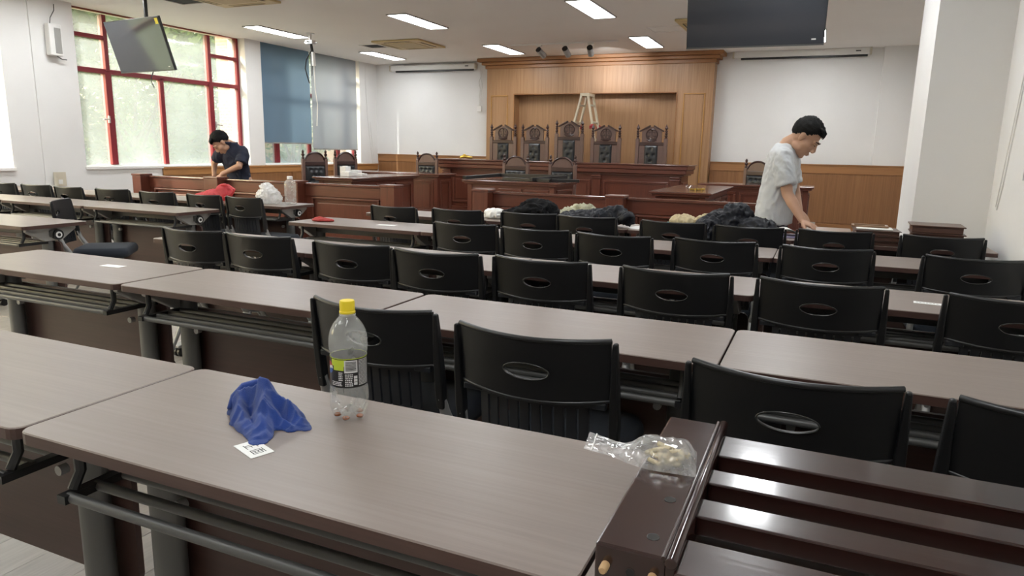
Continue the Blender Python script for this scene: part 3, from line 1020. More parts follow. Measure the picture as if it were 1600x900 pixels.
# low rail in front of the court: posts and panels
def rail(label, posts, panels, y=6.75):
    r = thing('courtroom_rail', label, 'railing', ((panels[0][0] + panels[-1][1]) / 2, y, 0))
    ox = r.location.x
    for a, b in posts:
        a, b = a - ox, b - ox
        p = MB().box(a, b, -0.02, 0.16, 0, 0.885).box(a - 0.008, b + 0.008, -0.028, 0.168, 0.885, 0.912)
        p.build('post', M_mahogz, r, bevel=0.006)
    for a, b in panels:
        a, b = a - ox, b - ox
        MB().box(a, b, 0.13, 0.17, 0.05, 0.86).build('panel_board', M_mahog, r)
        MB().box(a, b, 0.10, 0.185, 0.86, 0.888).build('top_rail', M_mahog_top, r, bevel=0.008)
        MB().box(a, b, 0.115, 0.14, 0.73, 0.86).build('upper_board', M_mahog, r, bevel=0.004)
        MB().box(a + 0.10, b - 0.10, 0.10, 0.14, 0.700, 0.722).box(a + 0.10, a + 0.122, 0.10, 0.14, 0.12, 0.70).box(b - 0.122, b - 0.10, 0.10, 0.14, 0.12, 0.70).build('moulding', M_mahog, r, bevel=0.006)
        MB().box(a + 0.17, b - 0.17, 0.112, 0.14, 0.14, 0.655).build('panel', M_mahogz, r, bevel=0.010)
        MB().box(a, b, 0.115, 0.14, 0.05, 0.11).build('bottom_board', M_mahog, r, bevel=0.004)
    return r
rail('dark red wooden court rail on the left with the bent man behind it', [(-8.62, -8.46), (-7.30, -7.07), (-5.95, -5.78), (-4.60, -4.41)], [(-8.46, -7.30), (-7.07, -5.95), (-5.78, -4.60)])
rail('dark red wooden court rail on the right behind the piled jackets', [(-3.42, -3.24), (-1.95, -1.77), (-0.45, -0.28)], [(-3.24, -1.95), (-1.77, -0.45)])

# judges bench
jb = thing('judges_bench', 'long dark red wooden judges bench below the tall carved chairs', 'bench', (-4.3, 11.5, PLAT))
X0, X1, D = -2.18, 2.20, 0.68
MB().box(X0, X1, 0.05, D, 0, 0.80).build('body', M_mahog, jb)
MB().box(X0 - 0.05, X1 + 0.05, 0.0, D, 0.80, 0.83).build('moulding', M_mahog_top, jb, bevel=0.01)
MB().box(X0 - 0.09, X1 + 0.09, -0.05, D, 0.83, 0.90).build('ledge', M_mahog, jb, bevel=0.012)
MB().box(X0 - 0.11, X1 + 0.11, -0.07, D, 0.90, 0.965).build('ledge', M_mahog, jb, bevel=0.012)
MB().box(X0 - 0.13, X1 + 0.13, -0.09, D + 0.02, 0.965, 0.985).build('top', M_mahog_top, jb, bevel=0.006)
MB().box(X0 - 0.04, X1 + 0.04, -0.0, D, 0, 0.13).build('plinth', M_mahog, jb, bevel=0.008)
for xx in (X0 + 0.02, X0 + 0.80 + 0.5, X0 + 2.9, X1 - 0.16):
    MB().box(xx, xx + 0.14, 0.01, 0.06, 0.13, 0.80).build('pilaster', M_mahogz, jb, bevel=0.005)
    for q in range(2):
        MB().box(xx - 0.015, xx + 0.155, -0.01, 0.06, 0.72 + q * 0.04, 0.745 + q * 0.04).build('capital', M_mahog, jb, bevel=0.006)
    MB().box(xx - 0.015, xx + 0.155, -0.01, 0.06, 0.13, 0.24).build('pedestal', M_mahog, jb, bevel=0.006)
for a, b in ((X0 + 0.20, X0 + 1.26), (X0 + 1.50, X0 + 2.15), (X0 + 2.20, X0 + 2.86), (X0 + 3.08, X1 - 0.20)):
    raised_panel(jb, T(a, 0.05, 0.20), b - a, 0.50, 'x', M_mahogz)
raised_panel(jb, T(X1, 0.10, 0.20, 90), 0.5, 0.5, 'x', M_mahogz)

# court tables
def court_table(label, x0, x1, y0, y1, front, right, h=0.76, body_in=0.07):
    w, d = x1 - x0, y1 - y0
    t = thing('court_table', label, 'table', ((x0 + x1) / 2, (y0 + y1) / 2, PLAT))
    a, b = w / 2, d / 2
    MB().box(-a, a, -b, b, h - 0.025, h).build('tabletop', M_mahog_top, t, bevel=0.008)
    MB().box(-a + 0.025, a - 0.025, -b + 0.025, b - 0.025, h - 0.05, h - 0.025).build('top_moulding', M_mahog, t, bevel=0.006)
    i = body_in
    MB().box(-a + i, a - i, -b + i, b - i, 0, h - 0.05).build('body', M_mahog, t)
    MB().box(-a + i - 0.015, a - i + 0.015, -b + i - 0.015, b - i + 0.015, 0, 0.09).build('plinth', M_mahog, t, bevel=0.006)
    W, Dd = 2 * (a - i), 2 * (b - i)
    for k in range(front):
        s = (W - 0.10) / front
        raised_panel(t, T(-a + i + 0.05 + k * s + 0.02, -b + i, 0.14), s - 0.04, h - 0.24, 'x', M_mahogz)
    for k in range(right):
        s = (Dd - 0.10) / right
        raised_panel(t, T(a - i, -b + i + 0.05 + k * s + 0.02, 0.14, 90), s - 0.04, h - 0.24, 'x', M_mahogz)
    for sx in (-1, 1):
        MB().box(sx * (a - i - 0.03) - 0.035, sx * (a - i - 0.03) + 0.035, -b + i - 0.012, -b + i + 0.02, 0.09, h - 0.06).build('pilaster', M_mahogz, t, bevel=0.005)
    return t
court_table('dark wooden clerk table carrying black frame pieces before the judges bench', -4.52, -3.12, 8.55, 9.45, 3, 1)
court_table('dark wooden table on the left with white boxes on its top', -6.38, -5.70, 7.72, 9.42, 1, 3)
court_table('dark wooden table standing against the left end of the judges bench', -7.45, -5.66, 9.95, 10.55, 3, 1)
court_table('low dark wooden table on the right with brass bits on top', -1.73, -1.06, 7.62, 9.60, 1, 3)
court_table('dark wooden table behind the grey-shirted man near the right wall', -1.62, -0.10, 10.2, 10.8, 3, 1)

# carved chairs of the court
BUTTON = MB().ball((0, 0, 0), (0.010, 0.006, 0.010), 8, 6).mesh('button', M_leather, smooth=180)
def turned_finial(mb, x, y, z, h, r):
    p = [(r * .9, 0), (r * .9, .06), (r * .55, .10), (r * .95, .17), (r * .95, .22), (r * .5, .27), (r * .9, .33), (r * .9, .38), (r * .5, .43), (r * .9, .49), (r * .9, .54), (r * .5, .58), (r * .62, .64), (r * 1.05, .72), (r * .75, .80), (r * .28, .92), (0.002, 1.0)]
    mb.lathe([(a, b * h) for a, b in p], 10, (x, y, z))
def judge_chair(label, tall):
    """faces -y; origin on the floor"""
    t = thing('judge_chair', label, 'chair', group='tall carved chairs behind the judges bench')
    H = tall
    w = 0.252
    zp = H - 0.25
    for s in (-1, 1):
        MB().box(s * w - 0.032, s * w + 0.032, 0.0, 0.065, 0.0, zp).build('back_post', M_chairwood, t, bevel=0.006)
        f = MB()
        turned_finial(f, s * w, 0.032, zp, 0.255, 0.030)
        f.build('finial', M_chairwood2, t, smooth=50)
        MB().box(s * 0.24 - 0.03, s * 0.24 + 0.03, -0.50, -0.44, 0, 0.66).build('front_leg', M_chairwood, t, bevel=0.006)
        MB().box(s * 0.24 - 0.04, s * 0.24 + 0.04, -0.52, 0.02, 0.66, 0.70).build('armrest', M_chairwood, t, bevel=0.012)
        MB().box(s * 0.165 - 0.055, s * 0.165 + 0.055, 0.018, 0.05, 0.50, zp - 0.10).build('back_stile', M_chairwood, t, bevel=0.004)
    MB().box(-0.225, 0.225, 0.005, 0.058, zp - 0.115, zp - 0.06).build('cross_rail', M_chairwood2, t, bevel=0.006)
    c = MB()
    zb = zp - 0.06
    c.prism([(-0.178, zb), (0.178, zb), (0.178, zb + 0.19), (0.03, zb + 0.27), (-0.03, zb + 0.27), (-0.178, zb + 0.19)], 0.02, 0.052, 'xz')
    cr = c.build('crest', M_chairwood, t, bevel=0.004)
    e = MB()
    for s in (-1, 1):
        e.bar((s * 0.215, 0.018, zb + 0.19), (s * 0.03, 0.018, zb + 0.288), 0.045, 0.026)
    e.build('pediment_moulding', M_chairwood2, cr, bevel=0.006)
    em = MB()
    cz = zb + 0.132
    em.tube([(0.098 * math.cos(2 * PI * k / 28), 0.016, cz + 0.098 * math.sin(2 * PI * k / 28)) for k in range(29)], 0.011, 6, caps=False)
    em.tube([(0.078 * math.cos(PI * (1.12 + .76 * k / 14)), 0.016, cz + 0.078 * math.sin(PI * (1.12 + .76 * k / 14))) for k in range(15)], 0.008, 6)
    em.bar((0, 0.016, cz - 0.07), (0, 0.016, cz + 0.075), 0.014, 0.014).bar((-0.066, 0.016, cz + 0.045), (0.066, 0.016, cz + 0.045), 0.012, 0.012)
    for s in (-1, 1):
        em.bar((s * 0.052, 0.016, cz + 0.045), (s * 0.075, 0.016, cz - 0.015), 0.006, 0.006).bar((s * 0.052, 0.016, cz + 0.045), (s * 0.03, 0.016, cz - 0.015), 0.006, 0.006)
        em.prism([(s * 0.052 + 0.032 * math.cos(PI + PI * k / 8), cz - 0.015 + 0.026 * math.sin(PI + PI * k / 8)) for k in range(9)], 0.010, 0.022, 'xz')
    em.ball((0, 0.014, cz + 0.078), 0.016, 8, 6)
    em.bar((-0.05, 0.016, cz - 0.085), (0.05, 0.016, cz - 0.085), 0.016, 0.022)
    em.tube([(-0.09, 0.016, cz - 0.085), (-0.04, 0.016, cz - 0.112), (0.04, 0.016, cz - 0.112), (0.09, 0.016, cz - 0.085)], 0.012, 6)
    em.build('emblem', M_chairwood2, cr, smooth=50)
    zt = zp - 0.112
    pad = MB()
    nx, nz = 12, 20
    bt = [(x, z) for r in range(7) for z in [zt - 0.07 - 0.105 * r] for x in ((-0.055, 0.055) if r % 2 else (0.0,))]
    def f(u, v):
        x, z = -0.118 + 0.236 * u, 0.52 + (zt - 0.52) * v
        e = min(u, 1 - u, v * 2, (1 - v) * 2) * 8
        y = -0.035 * min(1, e) ** 0.5
        for bx, bz in bt:
            y += 0.022 * math.exp(-((x - bx) ** 2 + (z - bz) ** 2) / 0.0005)
        return Vector((x, 0.018 + y, z))
    pad.sheet(f, 16, 44)
    p = pad.build('back_pad', M_leather, t, smooth=180)
    for bx, bz in bt:
        if bz > 0.56:
            link('button', BUTTON, p, (bx, 0.006, bz))
    MB().box(-0.22, 0.22, -0.46, 0.0, 0.36, 0.42).build('seat_frame', M_chairwood, t, bevel=0.006)
    MB().box(-0.21, 0.21, -0.47, 0.0, 0.42, 0.50).build('seat_cushion', M_leather, t, bevel=0.03, bseg=3, smooth=60)
    return t
jc = judge_chair('x', 1.66)
learn(jc)
for i, (x, lab) in enumerate(((-5.76, 'carved judge chair with scales crest, leftmost behind the bench'), (-5.10, 'carved judge chair with scales crest, between the leftmost and the tallest'),
                              (-3.70, 'carved judge chair with scales crest, just right of the ladder'), (-2.86, 'carved judge chair with scales crest, standing alone at the right'))):
    if i == 0:
        jc.location = (x, 12.6, PLAT)
        jc['label'] = lab
    else:
        dup(jc, (x, 12.6, PLAT), 0, lab)
jt = judge_chair('tallest carved judge chair with scales crest, in the middle of five', 1.735)
jt.location = (-4.41, 12.6, PLAT)
jt.scale = (1.0, 1, 1)

def court_chair(label):
    """round-topped tufted chair; faces -y"""
    t = thing('court_chair', label, 'chair', group='round-topped tufted court chairs')
    w = 0.195
    for s in (-1, 1):
        MB().box(s * w - 0.024, s * w + 0.024, 0.0, 0.05, 0, 0.97).build('back_post', M_chairwood, t, bevel=0.005)
        f = MB()
        p = [(.020, 0), (.024, .02), (.012, .035), (.026, .055), (.026, .07), (.012, .085), (.022, .105), (.014, .125), (.004, .14)]
        f.lathe(p, 10, (s * w, 0.025, 0.97))
        f.build('finial', M_chairwood2, t, smooth=50)
        MB().box(s * 0.20 - 0.025, s * 0.20 + 0.025, -0.46, -0.41, 0, 0.44).build('front_leg', M_chairwood, t, bevel=0.005)
    c = MB()
    n = 14
    arc = [(0.17 * math.cos(PI * k / n), 0.925 + 0.145 * math.sin(PI * k / n)) for k in range(n + 1)]
    c.prism(arc, 0.012, 0.04, 'xz')
    cr = c.build('crest', M_chairwood, t, bevel=0.003)
    MB().tube([(x * 0.98, 0.012, z) for x, z in arc[1:-1]], 0.015, 6).build('crest_moulding', M_chairwood2, cr, smooth=50)
    MB().box(-0.172, 0.172, 0.0, 0.045, 0.865, 0.925).build('cross_rail', M_chairwood2, t, bevel=0.005)
    bt = [(-0.085, 0.80), (0, 0.80), (0.085, 0.80), (-0.045, 0.715), (0.045, 0.715), (-0.085, 0.63), (0, 0.63), (0.085, 0.63)]
    def f(u, v):
        x, z = -0.17 + 0.34 * u, 0.48 + 0.385 * v
        e = min(u, 1 - u, v, 1 - v) * 9
        y = -0.04 * min(1, e) ** 0.5
        for bx, bz in bt:
            y += 0.028 * math.exp(-((x - bx) ** 2 + (z - bz) ** 2) / 0.0006)
        return Vector((x, 0.015 + y, z))
    p = MB().sheet(f, 26, 30).build('back_pad', M_leather, t, smooth=180)
    for bx, bz in bt:
        link('button', BUTTON, p, (bx, 0.0, bz))
    MB().box(-0.17, 0.17, 0.016, 0.036, 0.46, 0.87).build('back_board', M_chairwood, t)
    MB().box(-0.21, 0.21, -0.45, 0.0, 0.36, 0.42).build('seat_frame', M_chairwood, t, bevel=0.006)
    MB().box(-0.20, 0.20, -0.455, 0.0, 0.42, 0.49).build('seat_cushion', M_leather, t, bevel=0.03, bseg=3, smooth=60)
    return t
cc = court_chair('tufted court chair with round top, left one behind the clerk table')
learn(cc)
cc.location = (-4.33, 9.95, PLAT)
for x, y, a, lab in ((-3.57, 9.95, 0, 'tufted court chair with round top, right one behind the clerk table'), (-6.52, 11.0, 0, 'tufted court chair with round top, alone against the front wainscot'),
                     (-7.30, 8.93, 68, 'tufted court chair with round top nearest the bent man, turned side-on'), (-7.38, 9.82, 68, 'tufted court chair with round top behind the white boxes, turned side-on'),
                     (-0.92, 11.25, -20, 'tufted court chair with round top hidden behind the grey-shirted man')):
    dup(cc, (x, y, PLAT), rad(a), lab)

# ------------------------------------------------------------------ hung from the ceiling
def television(label, x, y, z, yaw, tilt, sticker, seed):
    """screen faces -y of its own axes, leaning forward"""
    t = thing('hanging_television', label, 'television', (x, y, z), rad(yaw))
    R = Matrix.Rotation(rad(tilt), 4, 'X')
    w, h = 0.56, 0.32
    MB().box(-w, w, 0.0, 0.035, -h, h, R).box(-w * .6, w * .6, 0.035, 0.075, -h * .7, h * .5, R).build('casing', M_tvframe, t, bevel=0.004)
    MB().box(-w + 0.008, w - 0.008, -0.002, 0.001, -h + 0.014, h - 0.008, R).build('screen', M_screen, t)
    MB().box(-w, w, -0.004, 0.002, -h, -h + 0.012, R).build('bottom_bezel', M_steel, t)
    MB().box(w - 0.10, w - 0.065, -0.0035, -0.001, -h + 0.045, -h + 0.056, R).build('maker_badge', M_white, t)
    if sticker:
        MB().box(w - 0.075, w - 0.02, -0.0035, -0.001, h - 0.09, h - 0.02, R).build('sticker', M_ysticker, t)
    top = CEIL - z
    MB().cyl((0.02, 0.12, -0.05), (0.02, 0.12, top), 0.025, seg=12).build('mount_pole', M_tvframe, t, smooth=40)
    MB().box(-0.08, 0.12, 0.04, 0.13, -0.09, 0.09).build('mount_bracket', M_tvframe, t, bevel=0.004)
    MB().cyl((0.02, 0.12, top - 0.02), (0.02, 0.12, top), 0.07, seg=16).build('ceiling_plate', M_tvframe, t, smooth=40)
    if sticker:
        MB().tube([R @ Vector((0.08, 0.05, -h + 0.02)), (0.09, 0.08, -h - 0.06), (0.13, 0.06, -h - 0.13), (0.18, 0.05, -h - 0.19)], 0.006, 6).build('cable', M_tvframe, t, smooth=60)
    return t
television('black hanging screen tilted down in front of the red-framed window', -8.06, 6.54, 2.52, -6.1, 17.0, True, 1)
television('black hanging screen cut off by the top right photo edge', -0.66, 6.50, 2.545, 2.5, 15.0, False, 2)

def cassette(label, x, y):
    t = thing('air_conditioner', label, 'air conditioner', (x, y, CEIL - 0.003))
    MB().box(-0.48, 0.48, -0.48, 0.48, -0.03, 0).build('panel', M_yellowed, t, bevel=0.008)
    MB().box(-0.27, 0.27, -0.27, 0.27, -0.036, -0.028).build('grille', M_yellow_grille, t, bevel=0.004)
    for k in range(4):
        M = Matrix.Rotation(k * PI / 2, 4, 'Z')
        MB().box(-0.28, 0.28, 0.335, 0.41, -0.034, -0.029, M).build('louver', M_yellow_grille, t)
        MB().box(-0.26, 0.26, 0.395, 0.41, -0.036, -0.030, M).build('air_slot_shade', M_dark, t)  # dark strip painted for the shade in the slot
    return t
cassette('yellowed ceiling air conditioner by the dark square hole', -7.02, 11.25)
cassette('yellowed ceiling air conditioner cut by the top photo edge', -7.12, 7.08)
cassette('yellowed ceiling air conditioner mostly behind the black screen', -1.62, 10.75)
def opening(label, x0, x1, y0, y1, m):
    t = thing('ceiling_hatch', label, 'hatch', ((x0 + x1) / 2, (y0 + y1) / 2, CEIL))
    a, b = (x1 - x0) / 2, (y1 - y0) / 2
    MB().box(-a, a, -b, b, -0.004, 0).build('cover', m, t)  # flat plate; the dark ones paint the shade of an open hole
    MB().box(-a - .02, a + .02, -b - .02, -b, -0.014, 0).box(-a - .02, a + .02, b, b + .02, -0.014, 0).box(-a - .02, -a, -b, b, -0.014, 0).box(a, a + .02, -b, b, -0.014, 0).build('frame', M_ceil, t)
opening('dark plate shading in an open square hole in the ceiling beside the air conditioner', -7.98, -7.62, 11.12, 11.5, M_dark)
opening('dark plate shading in an open hole in the ceiling at the top photo edge', -8.06, -7.63, 6.7, 7.28, M_dark)
opening('closed ceiling access hatch outlined near the black screen', -2.6, -2.12, 10.82, 11.22, M_ceil)

tl = thing('track_light', 'white ceiling track with three black spot heads above the oak wall', 'light', (-4.33, 11.9, CEIL))
MB().box(-0.98, 0.98, -0.018, 0.018, -0.025, 0).build('track', M_white, tl, bevel=0.003)
for i, dx in enumerate((-0.44, 0.05, 0.50)):
    MB().box(dx - 0.05, dx + 0.05, -0.02, 0.02, -0.05, -0.02).cyl((dx, 0, -0.05), (dx, 0, -0.10), 0.010, seg=8).build('adapter', M_white, tl, bevel=0.003)
    a, b = Vector((dx, -0.05, -0.10)), Vector((dx + 0.06 - 0.04 * i, 0.10, -0.20))
    d = (b - a).normalized()
    h = MB().cyl(a, b, 0.05, seg=16).build('spot_head', M_tvframe, tl, smooth=40)
    MB().cyl(a + d * 0.02, b + d * 0.004, 0.052, seg=16).build('front_ring', M_lampframe, h, smooth=40)
    lens = MB().cyl(b + d * 0.004, b + d * 0.006, 0.04, seg=16).build('lens', emit('spot_lens', (1, 0.97, 0.9), 12.0), h)
    L = bpy.data.lights.new('spot', 'SPOT')
    L.energy = SPOT_WATT * (0.5, 0.6, 1.6)[i]
    L.spot_size = rad(52)
    L.spot_blend = 0.9
    L.shadow_soft_size = 0.04
    L.color = (1.0, 0.98, 0.95)
    lo = bpy.data.objects.new('spot', L)
    COL.objects.link(lo)
    lo.parent = tl
    lo.location = b + d * 0.02
    lo.rotation_euler = (-(Vector((0.05, 1.75, -0.28)) - b)).to_track_quat('Z', 'Y').to_euler() if i == 0 else (-(Vector((dx + 0.12, 1.75, -0.26)) - b)).to_track_quat('Z', 'Y').to_euler()

def projection_screen(label, x0, x1, y, z, dx0):
    t = thing('projection_screen', label, 'projection screen', ((x0 + x1) / 2, y, z))
    w = (x1 - x0) / 2
    MB().box(-w, w, -0.10, 0.0, -0.05, 0.06).build('case', M_white, t, bevel=0.012)
    MB().box(-w - 0.03, -w, -0.105, 0.0, -0.055, 0.065).build('end_cap', M_cream, t, bevel=0.006)
    MB().box(w, w + 0.03, -0.105, 0.0, -0.055, 0.065).build('end_cap', M_cream, t, bevel=0.006)
    MB().box(-w + 0.12, w - 0.03, -0.075, -0.045, -0.085, -0.05).build('weight_bar', M_blk2, t, bevel=0.004)
    MB().box(w - 0.22, w - 0.14, -0.102, -0.099, 0.0, 0.018).build('maker_badge', M_ink, t)
    MB().box(-w + 0.3, -w + 0.34, -0.05, 0.0, 0.06, 0.10).box(w - 0.34, w - 0.30, -0.05, 0.0, 0.06, 0.10).build('bracket', M_white, t)
    return t
projection_screen('white rolled-up projection screen on the wall left of the oak wall', -9.10, -7.0, YF - 0.008, 3.055, 0)
projection_screen('white rolled-up projection screen on the wall above the grey-shirted man', -1.70, 0.52, YF - 0.008, 3.10, 0)
pc = thing('power_cord', 'thin white cord with plug hanging beside the left projection screen', 'cord', (-6.90, YF - 0.02, 3.0))
MB().tube([(0, 0, 0), (0.02, -.01, -0.15), (-0.02, -.01, -0.28), (0.015, -.01, -0.42), (-0.01, -.01, -0.6), (0, -.01, -0.76)], 0.006, 6).build('cord', M_white, pc, smooth=60)
MB().tube([(0.05, 0, 0), (0.03, -.01, -0.2), (0.06, -.01, -0.34), (0.02, -.01, -0.55), (0.01, -.01, -0.76)], 0.005, 6).build('cord', M_white, pc, smooth=60)
MB().box(-0.05, 0.05, -0.03, 0.0, -0.88, -0.76).build('plug', M_white, pc, bevel=0.01)

pm = thing('projector_mount', 'white ceiling pole with dangling cables in front of the blinds', 'mount', (-8.03, 9.8, CEIL))
MB().cyl((0, 0, 0), (0, 0, -0.12), 0.022, seg=12).build('pole', M_white, pm, smooth=40)
MB().cyl((0, 0, -0.008), (0, 0, 0), 0.07, seg=16).build('ceiling_plate', M_white, pm, smooth=40)
MB().box(-0.07, 0.07, -0.05, 0.05, -0.17, -0.11).bar((-0.12, 0, -0.14), (0.12, 0.02, -0.15), 0.02, 0.02).bar((0, -0.1, -0.14), (0.02, 0.1, -0.13), 0.02, 0.02).build('bracket', M_alu, pm, bevel=0.003)
MB().cyl((0.05, 0, -0.30), (0.06, 0, -0.52), 0.03, seg=12).build('junction_sleeve', M_white, pm, smooth=40)
MB().tube([(0.02, 0, -0.15), (0.04, 0, -0.25), (0.05, 0, -0.31)], 0.012, 6).build('cable', M_tvframe, pm, smooth=60)
MB().tube([(0.0, 0, -0.15), (0.01, 0, -0.28), (-0.08, -.02, -0.42), (-0.11, -.02, -0.56), (-0.06, -.02, -0.72), (-0.03, -.02, -0.80)], 0.009, 6).build('cable', M_tvframe, pm, smooth=60)
MB().tube([(0.01, 0, -0.15), (0.03, 0, -0.4), (0.01, 0, -0.68)], 0.007, 6).build('cable', M_tvframe, pm, smooth=60)
MB().tube([(0.06, 0, -0.52), (0.07, 0, -0.9), (0.09, 0.02, -1.15), (0.08, 0.0, -1.5)], 0.008, 6).build('cable', M_white, pm, smooth=60)

# on the left wall
sp = thing('wall_speaker', 'slim white speaker mounted high on the left wall', 'speaker', (XL + 0.045, 6.40, 2.63))
MB().box(0, 0.10, -0.085, 0.085, -0.2, 0.2).build('cabinet', M_white, sp, bevel=0.012)
MB().box(0.10, 0.108, -0.02, 0.065, -0.17, 0.15).build('grille', M_steel_pale, sp, bevel=0.003)
MB().tube([(0.03, -0.02, 0.2), (0.02, 0.0, 0.28), (0.02, 0.06, 0.38), (0.02, 0.065, 0.46)], 0.006, 6).build('cable', M_steel, sp, smooth=60)
MB().tube([(0.05, 0.02, -0.2), (0.06, 0.08, -0.235), (0.05, 0.15, -0.235)], 0.008, 6).build('cable', M_steel, sp, smooth=60)
ws = thing('wall_socket', 'cream double socket plate low on the left wall', 'socket', (XL + 0.045, 6.32, 0.815))
MB().box(0, 0.012, -0.085, 0.085, -0.095, 0.095).build('plate', M_cream, ws, bevel=0.004)
MB().box(0.012, 0.018, -0.03, 0.03, -0.065, -0.005).build('outlet', M_white, ws, bevel=0.003)
MB().box(0.012, 0.016, -0.05, 0.05, 0.02, 0.07).build('switch', M_cream, ws, bevel=0.003)

# ladder in the alcove
M_ladder = plain('pale_ladder', (0.58, 0.52, 0.40), 0.5, metal=0.2)
M_redp = plain('red_plastic', (0.33, 0.02, 0.025), 0.4)
ld = thing('folding_ladder', 'pale folding ladder with red joints standing in the alcove', 'ladder', (-4.27, 13.2, PLAT))
H = 2.22
for s, bx in ((-1, -0.60), (1, 0.52)):
    for yy in (-0.16, 0.16):
        MB().bar((s * 0.06, yy, H), (bx, yy * 1.5, 0), 0.035, 0.07, up=(0, 1, 0)).build('rail', M_ladder, ld, bevel=0.006)
    for k in range(7):
        f = (k + 0.6) / 7
        x = s * 0.06 + (bx - s * 0.06) * f
        y = 0.16 + 0.08 * f
        MB().box(x - 0.022, x + 0.022, -y, y, H * (1 - f) - 0.015, H * (1 - f) + 0.015).build('rung', M_ladder, ld, bevel=0.004)
    for yy in (-0.19, 0.19):
        f = 0.26
        x = s * 0.06 + (bx - s * 0.06) * f
        MB().ball((x, yy * 1.08, H * (1 - f)), (0.045, 0.025, 0.04), 10, 8).box(x - 0.05, x + 0.05, yy * 1.1 - 0.02, yy * 1.1 + 0.02, H * (1 - f) - 0.05, H * (1 - f) + 0.01).build('joint', M_redp, ld, bevel=0.008)
MB().box(-0.09, 0.09, -0.19, 0.19, H - 0.03, H + 0.03).build('top_hinge', M_ladder, ld, bevel=0.01)

# ------------------------------------------------------------------ things on the court tables
def black_frame(label, bars, loc):
    t = thing('metal_frame', label, 'frame', loc)
    for a, b, w, h in bars:
        MB().bar(a, b, w, h).build('bar', M_blk2, t, bevel=0.004)
    return t
zt = PLAT + 0.76
black_frame('larger black metal frame piece lying on the clerk table', [((-0.62, -0.42, 0.025), (-0.40, 0.28, 0.05), 0.07, 0.045), ((-0.40, 0.28, 0.05), (0.62, 0.22, 0.055), 0.06, 0.05), ((0.62, 0.24, 0.055), (0.34, -0.36, 0.03), 0.06, 0.045)], (-3.88, 9.02, zt))
black_frame('smaller black metal bar lying along the clerk table edge', [((-0.35, 0.03, 0.022), (0.36, -0.03, 0.022), 0.07, 0.04), ((-0.30, 0.06, 0.022), (-0.36, 0.10, 0.022), 0.05, 0.04)], (-3.65, 8.76, zt))
black_frame('short black metal bar poking over the right clerk table end', [((-0.18, -0.03, 0.022), (0.17, 0.05, 0.022), 0.06, 0.04), ((-0.16, -0.03, 0.022), (-0.18, 0.03, 0.022), 0.05, 0.04)], (-3.12, 8.86, zt))
for dx, dy, sx, sy, sz, l in ((0, 0, 0.05, 0.06, 0.13, 'white upright carton on the left wooden table'), (0.13, -0.10, 0.07, 0.09, 0.06, 'white flat box beside the upright white carton'), (0.06, 0.14, 0.09, 0.05, 0.075, 'white box behind the upright white carton'), (0.26, 0.02, 0.06, 0.06, 0.035, 'low white packet at the right of the white boxes')):
    b = thing('white_box', l, 'box', (-6.28 + dx, 8.33 + dy, zt))
    MB().box(-sx, sx, -sy, sy, 0, sz).build('carton', M_paper, b, bevel=0.005)
    MB().box(-sx * .5, sx * .5, -sy * .5, sy * .5, sz, sz + 0.006).build('flap', M_white, b)
g = thing('brass_clamp', 'small yellow brass clamp lying on top of the judges bench', 'clamp', (-6.04, 11.62, PLAT + 0.985))
MB().tube([(-0.12, 0, 0.03), (-0.05, 0, 0.05), (0.03, 0, 0.04), (0.11, 0.02, 0.03)], [0.022, 0.035, 0.03, 0.018], 8).build('body', M_gold, g, smooth=60)
MB().ball((-0.04, 0, 0.06), 0.035, 8, 6).build('knob', M_gold, g, smooth=60)
for x, y, l in ((-1.33, 8.15, 'small brass hinge lying on the right wooden table'), (-1.27, 8.22, 'tiny brass fitting beside the small brass hinge')):
    g = thing('brass_fitting', l, 'fitting', (x, y, zt))
    MB().bar((-0.05, 0, 0.012), (0.05, 0.015, 0.012), 0.03, 0.018).build('plate', M_gold, g, bevel=0.004)
    MB().cyl((0.02, -0.03, 0.014), (0.03, 0.04, 0.014), 0.013, seg=8).build('pin', M_gold, g, smooth=50)
for x, y, l in ((-1.55, 9.1, 'small white scrap near the far end of the right wooden table'), (-1.5, 8.75, 'white tissue scrap in the middle of the right wooden table')):
    g = MB().sheet(lambda u, v: Vector((0.05 * (u - .5), 0.08 * (v - .5), 0.006 + 0.008 * math.sin(5 * u + 3 * v))), 4, 4).build('paper_scrap', M_paper, None, loc=(x, y, zt))
    tag(g, l, 'paper')

# ------------------------------------------------------------------ things on the desks
DZ = 0.75
def displace(me, amp, scale, ridged=True, seed=0.0, floor_z=None):
    n = [v.normal.copy() for v in me.vertices]
    for v, nn in zip(me.vertices, n):
        p = v.co * scale + Vector((seed, seed * 1.7, seed * .3))
        w = Vector((noise.noise(p * .7 + Vector((3, 0, 0))), noise.noise(p * .7 + Vector((0, 9, 0))), noise.noise(p * .7 + Vector((0, 0, 5))))) * 0.9
        a = noise.noise(p + w)
        b = noise.noise(p * 1.9 + w + Vector((5, 2, 1)))
        c = noise.noise(p * 4.1 + w * 2 + Vector((1, 7, 4)))
        d = (1 - abs(a) * 3.0) * 0.55 + (1 - abs(b) * 3.0) * 0.32 + (1 - abs(c) * 2.5) * 0.13
        v.co += nn * amp * d
        if floor_z is not None and v.co.z < floor_z:
            v.co.z = floor_z
def heap(name, label, cat, loc, blobs, m, voxel=0.008, amp=0.012, scale=16, seed=1.0, tubes=(), rz=0.0, part='cloth', group=None, fz=0.002):
    t = thing(name, label, cat, loc, rz, group)
    mb = MB()
    for c, r, a in blobs:
        mb.ball(c, r, 16, 10, Matrix.Rotation(rad(a), 3, 'Z'))
    for pts, r in tubes:
        mb.tube(pts, r, 10)
    remeshed(mb, part, m, t, voxel, 2, lambda me: displace(me, amp, scale, True, seed, fz))
    return t
